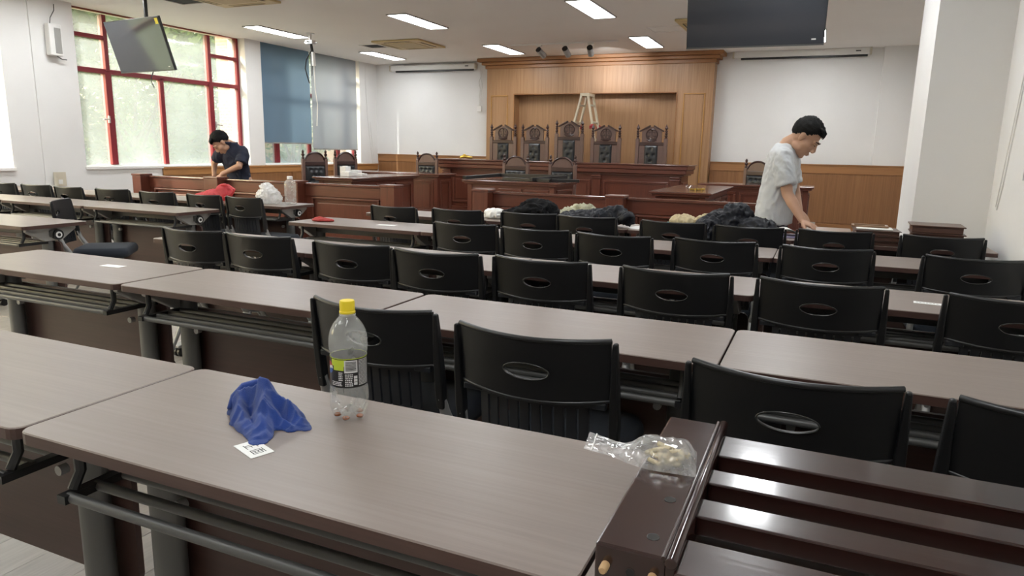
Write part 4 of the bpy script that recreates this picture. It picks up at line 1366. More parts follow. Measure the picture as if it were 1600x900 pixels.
M_bluecloth = plain('blue_microfibre', (0.013, 0.050, 0.25), 0.95, bump=0.5, bscale=700, var=0.18, vscale=20, sheen=0.25)
M_blackcloth = plain('black_cloth', (0.004, 0.004, 0.005), 0.85, spec=0.2, bump=0.2, bscale=300)
M_nylon = plain('navy_black_nylon', (0.006, 0.007, 0.012), 0.55, spec=0.3, bump=0.15, bscale=120)
M_beige = plain('beige_cloth', (0.50, 0.42, 0.26), 0.9, bump=0.2, bscale=300)
M_olive = plain('pale_olive_cloth', (0.40, 0.39, 0.28), 0.9, bump=0.2, bscale=300)
M_teal = plain('teal_plastic', (0.06, 0.42, 0.40), 0.5)
M_redcloth = plain('red_cloth', (0.34, 0.035, 0.03), 0.85)
M_redbag = cloth_light('red_bag_film', (0.72, 0.17, 0.19), 0.5)
M_whitebag = film('white_bag_film', (0.88, 0.88, 0.88), 0.80, gloss=0.06, scale=30, var=0.2)
M_clear = film('clear_plastic', (0.92, 0.93, 0.92), 0.19, gloss=0.075, trans_col=(0.97, 0.98, 0.97), scale=30, var=0.6)
M_zip = film('zip_bag_film', (0.92, 0.92, 0.92), 0.27, gloss=0.09, scale=40, var=0.6)
M_ycap = plain('yellow_cap', (0.80, 0.62, 0.02), 0.4)
M_lime = plain('lime_print', (0.50, 0.62, 0.04), 0.45)
M_label = plain('black_print', (0.012, 0.012, 0.013), 0.35)
M_pr_red = plain('red_print', (0.45, 0.03, 0.03), 0.4)
M_pr_blue = plain('blue_print', (0.02, 0.10, 0.40), 0.4)
M_pr_white = plain('white_print', (0.72, 0.72, 0.72), 0.4)
M_cola = plain('brown_drops', (0.35, 0.10, 0.03), 0.2)

# soda bottle
bt = thing('soda_bottle', 'empty clear soda bottle with yellow cap and black label', 'bottle', (-0.897, 1.184, DZ))
prof = [(0.0375, 0.014), (0.0405, 0.030), (0.0415, 0.050), (0.0408, 0.068), (0.0385, 0.080), (0.0382, 0.143), (0.0398, 0.152), (0.0412, 0.165), (0.0408, 0.180), (0.038, 0.196), (0.031, 0.211), (0.0215, 0.223), (0.0145, 0.230), (0.0135, 0.236)]
mb = MB()
seg = 40
rows = []
for r, z in [(0.010, 0.012), (0.022, 0.004), (0.032, 0.004)] + prof:
    row = []
    for k in range(seg):
        a = 2 * PI * k / seg
        rr, zz = r, z
        if z < 0.03:
            f = 0.5 + 0.5 * math.cos(5 * a)
            zz = z + (1 - f) * (0.018 if z < 0.02 else 0.004)
            rr = r - (1 - f) * 0.006
        row.append(mb.bm.verts.new((rr * math.cos(a), rr * math.sin(a), zz)))
    rows.append(row)
for a, b in zip(rows, rows[1:]):
    for k in range(seg):
        mb.face([a[k], a[(k + 1) % seg], b[(k + 1) % seg], b[k]])
mb.face(rows[0])
mb.build('body', M_clear, bt, smooth=180)
MB().lathe([(0.0150, 0.229), (0.0172, 0.230), (0.0172, 0.233), (0.0150, 0.234)], 24).build('neck_ring', M_clear, bt, smooth=40)
cp = MB()
cp.lathe([(0.0168, 0.235), (0.0168, 0.239), (0.0158, 0.240), (0.0160, 0.259), (0.0148, 0.262)], 30)
cp.build('cap', M_ycap, bt, smooth=40)
def patch(mb, a0, a1, z0, z1, r, n=None):
    n = n or max(2, int(abs(a1 - a0) / 6))
    A = [[mb.bm.verts.new((r * math.cos(rad(a0 + (a1 - a0) * i / n)), r * math.sin(rad(a0 + (a1 - a0) * i / n)), z)) for z in (z0, z1)] for i in range(n + 1)]
    for i in range(n):
        mb.face([A[i][0], A[i + 1][0], A[i + 1][1], A[i][1]])
    return mb
C0 = -52.9
lab = patch(MB(), 0, 360, 0.080, 0.143, 0.0389, 48).build('label', M_label, bt, smooth=180)
e = MB()
patch(e, C0 - 62, C0 - 8, 0.127, 0.141, 0.0391)
patch(e, C0 - 52, C0 - 16, 0.118, 0.128, 0.0391)
e.build('lime_band', M_lime, lab, smooth=180)
e = patch(MB(), 0, 360, 0.1425, 0.1438, 0.0392, 48).build('lime_edge', M_lime, lab, smooth=180)
e = patch(MB(), C0 - 14, C0 + 27, 0.113, 0.140, 0.0392).build('barcode_field', M_pr_white, lab, smooth=180)
e = MB()
rg = random.Random(3)
zz = 0.117
while zz < 0.137:
    h = rg.choice((0.0005, 0.0009, 0.0013))
    patch(e, C0 - 10, C0 + 23, zz, zz + h, 0.03935)
    zz += h + rg.choice((0.0006, 0.0009))
e.build('barcode', M_label, lab)
e = MB()
def lines(a0, a1, z0, z1, dz, seed):
    r2 = random.Random(seed)
    z = z1
    while z > z0:
        a = a0
        while a < a1 - 1.5:
            L = r2.uniform(1.5, 5.5)
            patch(e, a, min(a + L, a1), z - dz * 0.55, z, 0.0392, 1)
            a += L + r2.uniform(0.8, 1.6)
        z -= dz
lines(C0 + 31, C0 + 74, 0.084, 0.140, 0.0030, 1)
lines(C0 - 12, C0 + 12, 0.084, 0.110, 0.0040, 2)
lines(C0 - 60, C0 - 22, 0.083, 0.093, 0.0034, 3)
lines(C0 - 33, C0 - 20, 0.096, 0.114, 0.0040, 4)
for k in range(3):
    patch(e, C0 + 15, C0 + 26, 0.100 - 0.007 * k, 0.106 - 0.007 * k, 0.0392)
e.build('small_print', M_pr_white, lab)
# round red, white and blue emblem at the left edge of the label
def disc(m, zlo, zhi, name):
    q = MB()
    R, cz, n = 0.0135, 0.121, 14
    for i in range(n):
        u0, u1 = -1 + 2 * i / n, -1 + 2 * (i + 1) / n
        def zr(u):
            h = R * math.sqrt(max(0, 1 - u * u))
            w = 0.0022 * math.sin(u * 2.6)
            lo = -h if zlo is None else max(-h, min(h, zlo + w))
            hi = h if zhi is None else max(-h, min(h, zhi + w))
            return cz + lo, cz + hi
        A = []
        for u in (u0, u1):
            a = rad(C0 - 76 + u * 20)
            lo, hi = zr(u)
            A.append([q.bm.verts.new((0.0392 * math.cos(a), 0.0392 * math.sin(a), z)) for z in (lo, hi)])
        q.face([A[0][0], A[1][0], A[1][1], A[0][1]])
    q.build(name, m, lab)
disc(M_pr_red, 0.003, None, 'emblem_top')
disc(M_pr_white, -0.003, 0.003, 'emblem_middle')
disc(M_pr_blue, None, -0.003, 'emblem_bottom')
d = MB()
for k in range(5):
    a = 2 * PI * k / 5
    d.ball((0.026 * math.cos(a), 0.026 * math.sin(a), 0.009), (0.008, 0.008, 0.004), 10, 6)
dr = d.build('drops', M_cola, bt, smooth=180)
dr['kind'] = 'stuff'

# blue cloth and the printed card
cl = thing('cleaning_cloth', 'crumpled blue microfibre cloth lying on the printed white card', 'cloth', (-1.046, 1.086, DZ))
RIDGES = [((0.067, -0.088), (0.018, -0.02), 0.006, 0.050, 0.026), ((0.018, -0.02), (-0.020, 0.030), 0.050, 0.068, 0.034), ((-0.020, 0.030), (0.045, 0.030), 0.066, 0.040, 0.030),
          ((0.045, 0.030), (0.105, 0.004), 0.040, 0.004, 0.020), ((-0.078, 0.018), (-0.020, 0.034), 0.050, 0.068, 0.034), ((-0.080, 0.016), (-0.040, -0.030), 0.046, 0.032, 0.024),
          ((-0.040, -0.030), (0.050, -0.080), 0.034, 0.008, 0.020), ((0.018, -0.018), (0.088, -0.010), 0.046, 0.008, 0.018), ((-0.040, 0.055), (0.010, 0.050), 0.040, 0.035, 0.022)]
def cloth_z(x, y):
    v = Vector((x, y, 0))
    q = v + Vector((noise.noise(v * 38), noise.noise(v * 38 + Vector((9, 4, 0))), 0)) * 0.006
    best, acc = 0.0, 0.0
    for (ax, ay), (bx, by), ha, hb, w in RIDGES:
        dx, dy = bx - ax, by - ay
        t_ = max(0, min(1, ((q.x - ax) * dx + (q.y - ay) * dy) / (dx * dx + dy * dy)))
        dd = math.hypot(q.x - ax - dx * t_, q.y - ay - dy * t_) / w
        h = (ha + (hb - ha) * t_) * max(0, 1 - dd * 0.62 - 0.38 * dd * dd)
        acc += h ** 5
    z = acc ** 0.2
    return z + (0.0035 * (1 - 3 * abs(noise.noise(v * 45 + Vector((2, 6, 1))))) if z > 0.006 else 0)
mb = MB()
NX, NY = 110, 96
gv = {}
for i in range(NX + 1):
    for j in range(NY + 1):
        x, y = -0.125 + 0.245 * i / NX, -0.115 + 0.21 * j / NY
        z = cloth_z(x, y)
        if z > 0.0015:
            # steep sides lean outwards a little, like a rolled fold
            gv[i, j] = mb.bm.verts.new((x - 0.010 * max(0, z - .03) / .03 * (1 if x < -.02 else 0), y, z))
for i in range(NX):
    for j in range(NY):
        k = [(i, j), (i + 1, j), (i + 1, j + 1), (i, j + 1)]
        if all(q in gv for q in k):
            mb.face([gv[q] for q in k])
bmesh.ops.delete(mb.bm, geom=[v for v in mb.bm.verts if not v.link_faces], context='VERTS')
eg = [e_ for e_ in mb.bm.edges if len(e_.link_faces) == 1]
r_ = bmesh.ops.extrude_edge_only(mb.bm, edges=eg)
for v in r_['geom']:
    if isinstance(v, bmesh.types.BMVert):
        v.co.z = 0.0005
mb.build('cloth', M_bluecloth, cl, smooth=180)
MB().tube([(-0.088, -0.012, 0.016), (-0.096, 0.012, 0.034), (-0.088, 0.034, 0.052), (-0.062, 0.050, 0.060), (-0.035, 0.052, 0.062)], [0.005, 0.009, 0.010, 0.010, 0.006], 10).build('rolled_hem', M_bluecloth, cl, smooth=180)
cd = thing('printed_card', 'small white card with black printed characters under the blue cloth', 'card', (-0.962, 0.966, DZ), rad(-21))
MB().box(-0.0385, 0.0385, -0.0235, 0.0235, 0.0002, 0.0012).build('card_sheet', M_paper, cd)
ch = MB()
def stroke(x0, y0, x1, y1, w=0.0014):
    ch.bar((x0, y0, 0.00135), (x1, y1, 0.00135), w, 0.0003)
for s in ((-.8, .85, .8, .85), (0, .85, 0, -.8), (0, .05, .65, .05), (-.5, .3, -.5, -.8), (-.95, -.8, .95, -.8)):
    stroke(-0.014 + s[0] * 0.0115, s[1] * 0.013, -0.014 + s[2] * 0.0115, s[3] * 0.013)
for s in ((-.95, .95, .95, .95), (0, .95, -.15, .6), (-.8, .6, .8, .6), (-.8, .6, -.8, -.9), (.8, .6, .8, -.9), (-.8, -.85, .8, -.85), (-.3, .6, -.3, -.85), (.3, .6, .3, -.85), (-.3, .12, .3, .12), (-.3, -.36, .3, -.36)):
    stroke(0.016 + s[0] * 0.0115, s[1] * 0.013, 0.016 + s[2] * 0.0115, s[3] * 0.013)
ch.build('characters', M_ink, cd)

# dark lacquered slatted frame on the nearest right desk
M_lacq = wood('dark_lacquer', (0.012, 0.004, 0.0035), (0.030, 0.009, 0.007), 'x', 1.6, 0.24, coat=0.5, stretch=0.05)
M_lacqy = wood('dark_lacquer_stile', (0.018, 0.006, 0.005), (0.034, 0.011, 0.009), 'y', 1.6, 0.20, coat=0.5, stretch=0.05)
M_dowel = plain('beech_dowel', (0.50, 0.33, 0.17), 0.6)
fr = thing('slatted_frame', 'dark glossy wooden frame with slats lying on the nearest right desk', 'frame', (-0.186, 1.09, DZ + 0.001))
st = MB().box(-0.05, 0.046, -0.249, 0.262, 0, 0.060).build('stile', M_lacqy, fr, bevel=0.004)
MB().cyl((0.053, -0.252, 0.056), (0.053, 0.274, 0.056), 0.0085, seg=12).box(0.046, 0.060, -0.250, 0.270, 0.0, 0.054).build('moulding', M_lacqy, st, bevel=0.001, smooth=50)
MB().cyl((0.043, -0.250, 0.060), (0.043, 0.268, 0.060), 0.0035, seg=8).build('bead', M_lacqy, st, smooth=50)
for y in (-0.087, -0.203):
    MB().cyl((0.019, y, 0.0590), (0.019, y, 0.0604), 0.0082, seg=16).build('screw_hole_shade', M_dark, st)  # dark disc paints the shade inside the hole
    MB().tube([(0.019 + 0.0085 * math.cos(2 * PI * k / 18), y + 0.0085 * math.sin(2 * PI * k / 18), 0.0603) for k in range(19)], 0.0007, 5, caps=False).build('hole_rim', M_rim, st, smooth=180)
for x in (-0.034, 0.030):
    MB().tube([(x, -0.24, 0.030), (x, -0.262, 0.030), (x, -0.266, 0.030)], [0.0062, 0.0062, 0.0045], 12).build('dowel', M_dowel, st, smooth=50)
MB().cyl((0.0, -0.2505, 0.028), (0.0, -0.2488, 0.028), 0.0058, seg=14).build('dowel_hole_shade', M_dark, st)  # solid disc, its dark colour stands for the hole's shade
for y0, y1 in ((0.140, 0.238), (0.022, 0.078), (-0.096, -0.036), (-0.258, -0.166)):
    MB().box(0.058, 1.07, y0, y1, 0.016, 0.048).build('slat', M_lacq, fr, bevel=0.003)
MB().box(1.07, 1.166, -0.249, 0.262, 0, 0.060).build('stile', M_lacqy, fr, bevel=0.004)

# zip bag of dowels
zb = thing('zip_bag', 'clear zip bag of wooden dowels lying across the dark frame', 'bag', (-0.215, 1.135, DZ + 0.062), rad(8))
def bagf(sgn):
    def f(u, v):
        x = -0.125 + 0.19 * u
        w = 0.030 + 0.022 * min(1, max(0, (u - 0.25) / 0.35))
        y = (v - 0.5) * 2 * w + 0.012 * (1 - u) * 0.6
        body = max(0.0, min(1.0, (u - 0.30) / 0.22)) * (1 - max(0.0, (u - 0.88) / 0.12) ** 2)
        h = (0.036 if sgn > 0 else 0.0) * body * (max(0, math.sin(PI * v)) ** 0.55)
        lift = 0.018 * max(0, 1 - u / 0.42) * (0.6 + 0.4 * v)
        wr = 0.0040 * noise.noise(Vector((u * 9, v * 6, sgn * 3))) + 0.0022 * noise.noise(Vector((u * 24, v * 17, 4 + sgn)))
        return Vector((x, y, 0.0015 + lift + h + (wr if 0.02 < v < 0.98 else 0) * (1 if sgn > 0 else .2)))
    return f
q = MB()
q.sheet(bagf(1), 36, 20)
q.sheet(bagf(-1), 36, 20)
q.build('film', M_zip, zb, smooth=180)
e = MB().tube([bagf(1)(0.07, v / 8) + Vector((0, 0, 0.001)) for v in range(9)], 0.0012, 6)
e.build('zip_strip', M_white, zb, smooth=60)
rg = random.Random(11)
dw = MB().cyl((-0.0135, 0, 0), (0.0135, 0, 0), 0.0040, seg=9).mesh('wooden_dowel', plain('pale_dowel', (0.50, 0.42, 0.25), 0.6), smooth=50)
for i in range(24):
    lay = i // 10
    a = rg.uniform(-0.9, 0.9)
    px, py = -0.215 + rg.uniform(-0.012, 0.040), 1.135 + rg.uniform(-0.028, 0.030) * (1 - lay * .25)
    ob = link('wooden_dowel', dw, None, (px, py, DZ + 0.0685 + lay * 0.0078), (0, rg.uniform(-.15, .15), a))
    tag(ob, 'short pale wooden dowel lying inside the clear zip bag', 'dowel', 'dowels in the zip bag')

# smaller papers
def paper(name, label, x, y, a, w, h, m=None, z=DZ):
    b = MB().box(-w / 2, w / 2, -h / 2, h / 2, 0.0004, 0.0014).build(name, m or M_paper, None)
    b.location = (x, y, z)
    b.rotation_euler = (0, 0, rad(a))
    return tag(b, label, 'paper')
ps = paper('paper_strip', 'white printed paper strip on the third row desk near the right wall', 0.44, 3.235, -6, 0.105, 0.04)
t_ = MB()
for k in range(7):
    t_.box(-0.044 + 0.012 * k, -0.036 + 0.012 * k, -0.004, 0.006, 0.0014, 0.0017)
t_.build('print', M_lampframe, ps)
paper('paper_sheet', 'white paper sheet on the fourth row desk right of the red cloth', -3.0, 4.47, 10, 0.15, 0.07)
paper('paper_sheet', 'faint white paper on the second row desk at far left', -3.05, 2.24, 5, 0.12, 0.05)
paper('paper_sheet', 'white papers beside the black sleeve on the frontmost right row', -1.30, 5.42, -20, 0.14, 0.21)
heap('red_cloth', 'flat folded red cloth on the left end of the fourth row', 'cloth', (-3.56, 4.42, DZ), [((0, 0, 0.010), (0.095, 0.05, 0.013), 10), ((-0.04, 0.01, 0.018), (0.05, 0.03, 0.014), 30)], M_redcloth, 0.006, 0.006, 25, 3)

# heaps of clothing on the frontmost right row
heap('black_backpack', 'black backpack lying on the frontmost right row of desks', 'bag', (-2.22, 5.46, DZ), [((-0.10, 0, 0.045), (0.15, 0.14, 0.055), 0), ((0.06, 0.0, 0.08), (0.17, 0.14, 0.095), 10), ((0.20, 0.02, 0.045), (0.10, 0.10, 0.05), 0)], M_blackcloth, 0.008, 0.022, 13, 1, tubes=[([(-0.2, -.05, .03), (-0.05, -.13, .09), (0.1, -.14, .11), (0.2, -.1, .05)], 0.014)])
heap('white_pouch', 'white pouch at the left of the black backpack', 'bag', (-2.55, 5.45, DZ), [((0, 0, 0.035), (0.11, 0.075, 0.042), -15), ((0.06, 0, 0.02), (0.07, 0.05, 0.022), 0)], M_paper, 0.007, 0.018, 16, 4)
heap('olive_bag', 'pale olive cloth bag between the black backpack and black jacket', 'bag', (-1.83, 5.50, DZ), [((0, 0, 0.06), (0.15, 0.10, 0.065), 0), ((0.05, 0.02, 0.10), (0.10, 0.07, 0.05), 10), ((-0.10, 0, 0.04), (0.08, 0.08, 0.04), 0)], M_olive, 0.008, 0.024, 16, 6)
heap('black_jacket', 'black jacket with one sleeve end pointing right on the desk', 'clothing', (-1.58, 5.38, DZ), [((-0.14, 0, 0.05), (0.22, 0.13, 0.06), 0), ((0.02, 0, 0.07), (0.18, 0.11, 0.06), 0)], M_nylon, 0.008, 0.020, 15, 8, tubes=[([(0.02, 0, 0.10), (0.14, -0.01, 0.11), (0.21, -0.05, 0.075), (0.235, -0.08, 0.055)], [0.05, 0.056, 0.055, 0.052])])
t = thing('teal_box', 'small teal plastic tape dispenser near the beige cap', 'box', (-1.06, 5.48, DZ))
MB().box(-0.05, 0.05, -0.03, 0.03, 0, 0.045).build('body', M_teal, t, bevel=0.010)
MB().cyl((-0.02, -0.034, 0.03), (-0.02, 0.034, 0.03), 0.022, seg=14).build('roll', M_teal, t, smooth=40)
t = thing('pen_case', 'small dark case with white end left of the teal dispenser', 'case', (-1.17, 5.46, DZ))
MB().box(-0.045, 0.045, -0.02, 0.02, 0, 0.028).build('body', M_blackcloth, t, bevel=0.008)
MB().box(-0.055, -0.045, -0.016, 0.016, 0.003, 0.025).build('end_cap', M_white, t, bevel=0.004)
heap('beige_cap', 'crumpled beige cloth cap beside the dark puffy jacket', 'cap', (-0.90, 5.48, DZ), [((-0.06, 0, 0.05), (0.10, 0.09, 0.06), 0), ((0.06, 0.02, 0.04), (0.08, 0.07, 0.045), 0)], M_beige, 0.007, 0.022, 17, 5, tubes=[([(0.02, 0, 0.05), (0.08, 0.0, 0.09), (0.12, 0.01, 0.12)], [0.03, 0.022, 0.008])])
heap('puffy_jacket', 'dark navy puffy jacket heaped on the desk and over its edge', 'clothing', (-0.55, 5.36, DZ), [((-0.06, 0.05, 0.08), (0.16, 0.13, 0.10), 0), ((-0.02, 0.06, 0.14), (0.12, 0.10, 0.075), 20), ((0.13, 0.02, 0.06), (0.15, 0.12, 0.06), 0), ((-0.18, -0.02, 0.05), (0.10, 0.12, 0.07), 0)], M_nylon, 0.008, 0.028, 13, 9, tubes=[([(-0.14, 0.0, 0.10), (-0.21, -0.10, 0.05), (-0.22, -0.17, -0.02), (-0.21, -0.18, -0.12)], [0.06, 0.06, 0.055, 0.04])], fz=None)
nb = thing('open_notebook', 'open notebook with curled white pages under the reaching hand', 'notebook', (-0.20, 5.45, DZ), rad(12))
MB().box(-0.13, 0.13, -0.09, 0.09, 0, 0.012).build('cover', plain('lilac_cover', (0.35, 0.33, 0.50), 0.5), nb, bevel=0.003)
for k in range(4):
    MB().sheet(lambda u, v, k=k: Vector((-0.12 + 0.22 * u, -0.085 + 0.17 * v, 0.013 + 0.004 * k + (0.05 - 0.009 * k) * math.sin(PI * min(1, u * 1.05)) ** 1.2)), 14, 3).build('page', M_paper, nb, smooth=180)
M_board = wood('brown_board', (0.16, 0.085, 0.045), (0.24, 0.135, 0.07), 'x', 2, 0.4, coat=0.1)
tag(MB().box(-0.115, 0.115, -0.21, 0.21, 0, 0.033).build('wooden_board', M_board, None, bevel=0.003, loc=(0.095, 5.43, DZ)), 'lower brown wooden board under the reaching hand', 'board')
tag(MB().box(-0.115, 0.115, -0.21, 0.21, 0, 0.034).build('wooden_board', M_board, None, bevel=0.003, loc=(0.10, 5.435, DZ + 0.033)), 'upper brown wooden board touched by the reaching hand', 'board')
def stack(n, label0, x, y, w, d, h, m, a, grp):
    for k in range(n):
        lab = [label0 + ', lowest of its stack', label0 + ', second of its stack', label0 + ', third of its stack', label0 + ', topmost of its stack'][k if k < n - 1 else 3]
        t = thing('drawer_tray', lab, 'tray', (x + 0.006 * (k % 2), y, DZ + k * h), rad(a), grp)
        MB().box(-w / 2, w / 2, -d / 2, d / 2, 0, h * 0.80).build('body', m, t, bevel=0.003)
        MB().box(-w / 2 - 0.012, w / 2 + 0.012, -d / 2 - 0.012, d / 2 + 0.012, h * 0.80, h - 0.002).build('lip', m, t, bevel=0.002)
M_tray = wood('brown_tray', (0.060, 0.028, 0.020), (0.10, 0.048, 0.034), 'x', 2, 0.35, coat=0.2)
stack(3, 'dark brown tray right of the reaching hand', 0.36, 5.36, 0.26, 0.24, 0.034, M_tray, 3, 'brown trays stacked beside the board')
stack(3, 'dark brown tray by the right pillar', 0.72, 5.42, 0.29, 0.26, 0.050, M_tray, -2, 'brown trays stacked by the pillar')
ob = MB().box(-0.11, 0.11, -0.09, 0.09, 0, 0.004).build('paper_sheet', M_paper, None, loc=(0.35, 5.36, DZ + 0.1035))
tag(ob, 'white paper pile lying on the left stack of brown trays', 'paper')
f_ = thing('picture_frame', 'thin brown wooden frame lying on the left stack of trays', 'frame', (0.33, 5.42, DZ + 0.108))
for a, b in (((-0.11, 0.07), (0.10, 0.07)), ((-0.11, -0.05), (-0.11, 0.07)), ((0.10, -0.05), (0.10, 0.07)), ((-0.11, -0.05), (0.10, -0.05))):
    MB().bar((*a, 0.006), (*b, 0.006), 0.018, 0.012).build('bar', M_board, f_, bevel=0.002)
for x, y, l in ((0.525, 5.33, 'small white carton between the two tray stacks'), (0.90, 5.40, 'small white carton right of the pillar trays')):
    t = thing('white_box', l, 'box', (x, y, DZ))
    MB().box(-0.022, 0.022, -0.03, 0.03, 0, 0.05).build('carton', M_paper, t, bevel=0.003)
    MB().box(-0.016, 0.016, -0.02, 0.02, 0.05, 0.053).build('flap', M_white, t)

# bags and bottle on the frontmost left row
rb_ = heap('red_plastic_bag', 'red plastic carrier bag slumped on the frontmost left row', 'bag', (-5.80, 5.50, DZ), [((0.02, 0, 0.055), (0.17, 0.10, 0.060), 0), ((0.11, 0, 0.09), (0.085, 0.08, 0.085), 0), ((-0.15, 0, 0.035), (0.13, 0.08, 0.04), 0)], M_redbag, 0.009, 0.012, 14, 3, part='film')
MB().tube([(0.13, -0.04, 0.165), (0.22, -0.05, 0.17), (0.31, -0.05, 0.125), (0.26, -0.05, 0.07), (0.17, -0.05, 0.04)], [0.020, 0.014, 0.013, 0.016, 0.024], 8, flat=0.5).build('handle', M_redbag, rb_, smooth=60)
heap('white_plastic_bag', 'crumpled white plastic bag beside the tall clear bottle', 'bag', (-5.08, 5.48, DZ), [((0, 0, 0.075), (0.12, 0.10, 0.085), 0), ((-0.02, 0, 0.15), (0.07, 0.06, 0.05), 0), ((0.06, 0, 0.05), (0.08, 0.08, 0.05), 0)], M_whitebag, 0.008, 0.020, 22, 7, part='film')
wb = thing('water_bottle', 'tall clear plastic water bottle on the left row desk end', 'bottle', (-4.87, 5.56, DZ))
MB().lathe([(0.050, 0), (0.058, 0.01), (0.058, 0.06), (0.052, 0.075), (0.058, 0.09), (0.058, 0.20), (0.052, 0.225), (0.030, 0.245), (0.026, 0.25)], 20).build('body', M_clear, wb, smooth=180)
MB().lathe([(0.028, 0.25), (0.028, 0.275), (0.024, 0.278)], 18).build('cap', M_white, wb, smooth=40)

# ------------------------------------------------------------------ the two people
M_skin = plain('skin', (0.46, 0.265, 0.175), 0.5, var=0.05, vscale=12, bump=0.05, bscale=150)
M_hair = plain('black_hair', (0.005, 0.0048, 0.0048), 0.7, bump=0.5, bscale=160, spec=0.2)
M_tee = plain('grey_tshirt', (0.54, 0.56, 0.58), 0.9, bump=0.15, bscale=260, var=0.04, vscale=8)
M_navy = plain('navy_polo', (0.016, 0.020, 0.040), 0.9, bump=0.15, bscale=260)
M_trouser = plain('dark_trousers', (0.018, 0.020, 0.028), 0.85, bump=0.15, bscale=200)
M_shoe = plain('dark_shoe', (0.02, 0.02, 0.02), 0.6)
M_lip = plain('lips', (0.36, 0.15, 0.12), 0.5)

def loft(mb, rings, n=24):
    """rings: (centre, rx, ry, yaw) flat ellipses stacked into a closed volume"""
    R = []
    for c, rx, ry, a in rings:
        c = Vector(c)
        ca, sa = math.cos(rad(a)), math.sin(rad(a))
        row = []
        for k in range(n):
            t = 2 * PI * k / n
            x, y = rx * math.cos(t), ry * math.sin(t)
            row.append(mb.bm.verts.new(c + Vector((x * ca - y * sa, x * sa + y * ca, 0))))
        R.append(row)
    for a, b in zip(R, R[1:]):
        for k in range(n):
            mb.face([a[k], a[(k + 1) % n], b[(k + 1) % n], b[k]])
    mb.face(R[0][::-1])
    mb.face(R[-1])

def limb(mb, pts, rs, seg=14):
    mb.tube(pts, rs, seg)
    for p, r in zip(pts, rs):
        mb.ball(p, r * 0.99, 12, 8)

def basis(fwd, up):
    f = Vector(fwd).normalized()
    r = f.cross(Vector(up)).normalized()
    u = r.cross(f)
    return Matrix(((r.x, f.x, u.x), (r.y, f.y, u.y), (r.z, f.z, u.z)))

def head_volumes(mb, c, B, s):
    c = Vector(c)
    def P(x, y, z):
        return c + B @ (Vector((x, y, z)) * s)
    def el(p, r, seg=16, rings=12):
        mb.ball(P(*p), tuple(q * s for q in r), seg, rings, B)
    el((0, -0.014, 0.040), (0.076, 0.096, 0.086), 24, 16)
    el((0, 0.030, -0.022), (0.064, 0.066, 0.080), 20, 14)
    el((0, 0.040, -0.070), (0.046, 0.048, 0.046))
    el((0, 0.072, -0.100), (0.022, 0.018, 0.018))
    for k in (-1, 1):
        el((k * 0.042, 0.048, -0.022), (0.026, 0.034, 0.028))
        el((k * 0.047, 0.010, -0.070), (0.018, 0.040, 0.026))
        el((k * 0.079, -0.004, -0.004), (0.009, 0.019, 0.031))
        el((k * 0.083, -0.010, 0.006), (0.007, 0.015, 0.020))
        el((k * 0.011, 0.106, -0.034), (0.010, 0.012, 0.009))
        mb.tube([P(k * 0.008, 0.090, 0.026), P(k * 0.030, 0.088, 0.030), P(k * 0.050, 0.074, 0.024)], [0.010 * s, 0.011 * s, 0.008 * s], 8)
    mb.tube([P(0, 0.088, 0.018), P(0, 0.102, -0.008), P(0, 0.114, -0.030)], [0.010 * s, 0.012 * s, 0.013 * s], 10)
    el((0, 0.096, -0.060), (0.023, 0.010, 0.007))
    el((0, 0.093, -0.072), (0.019, 0.010, 0.008))
    return P

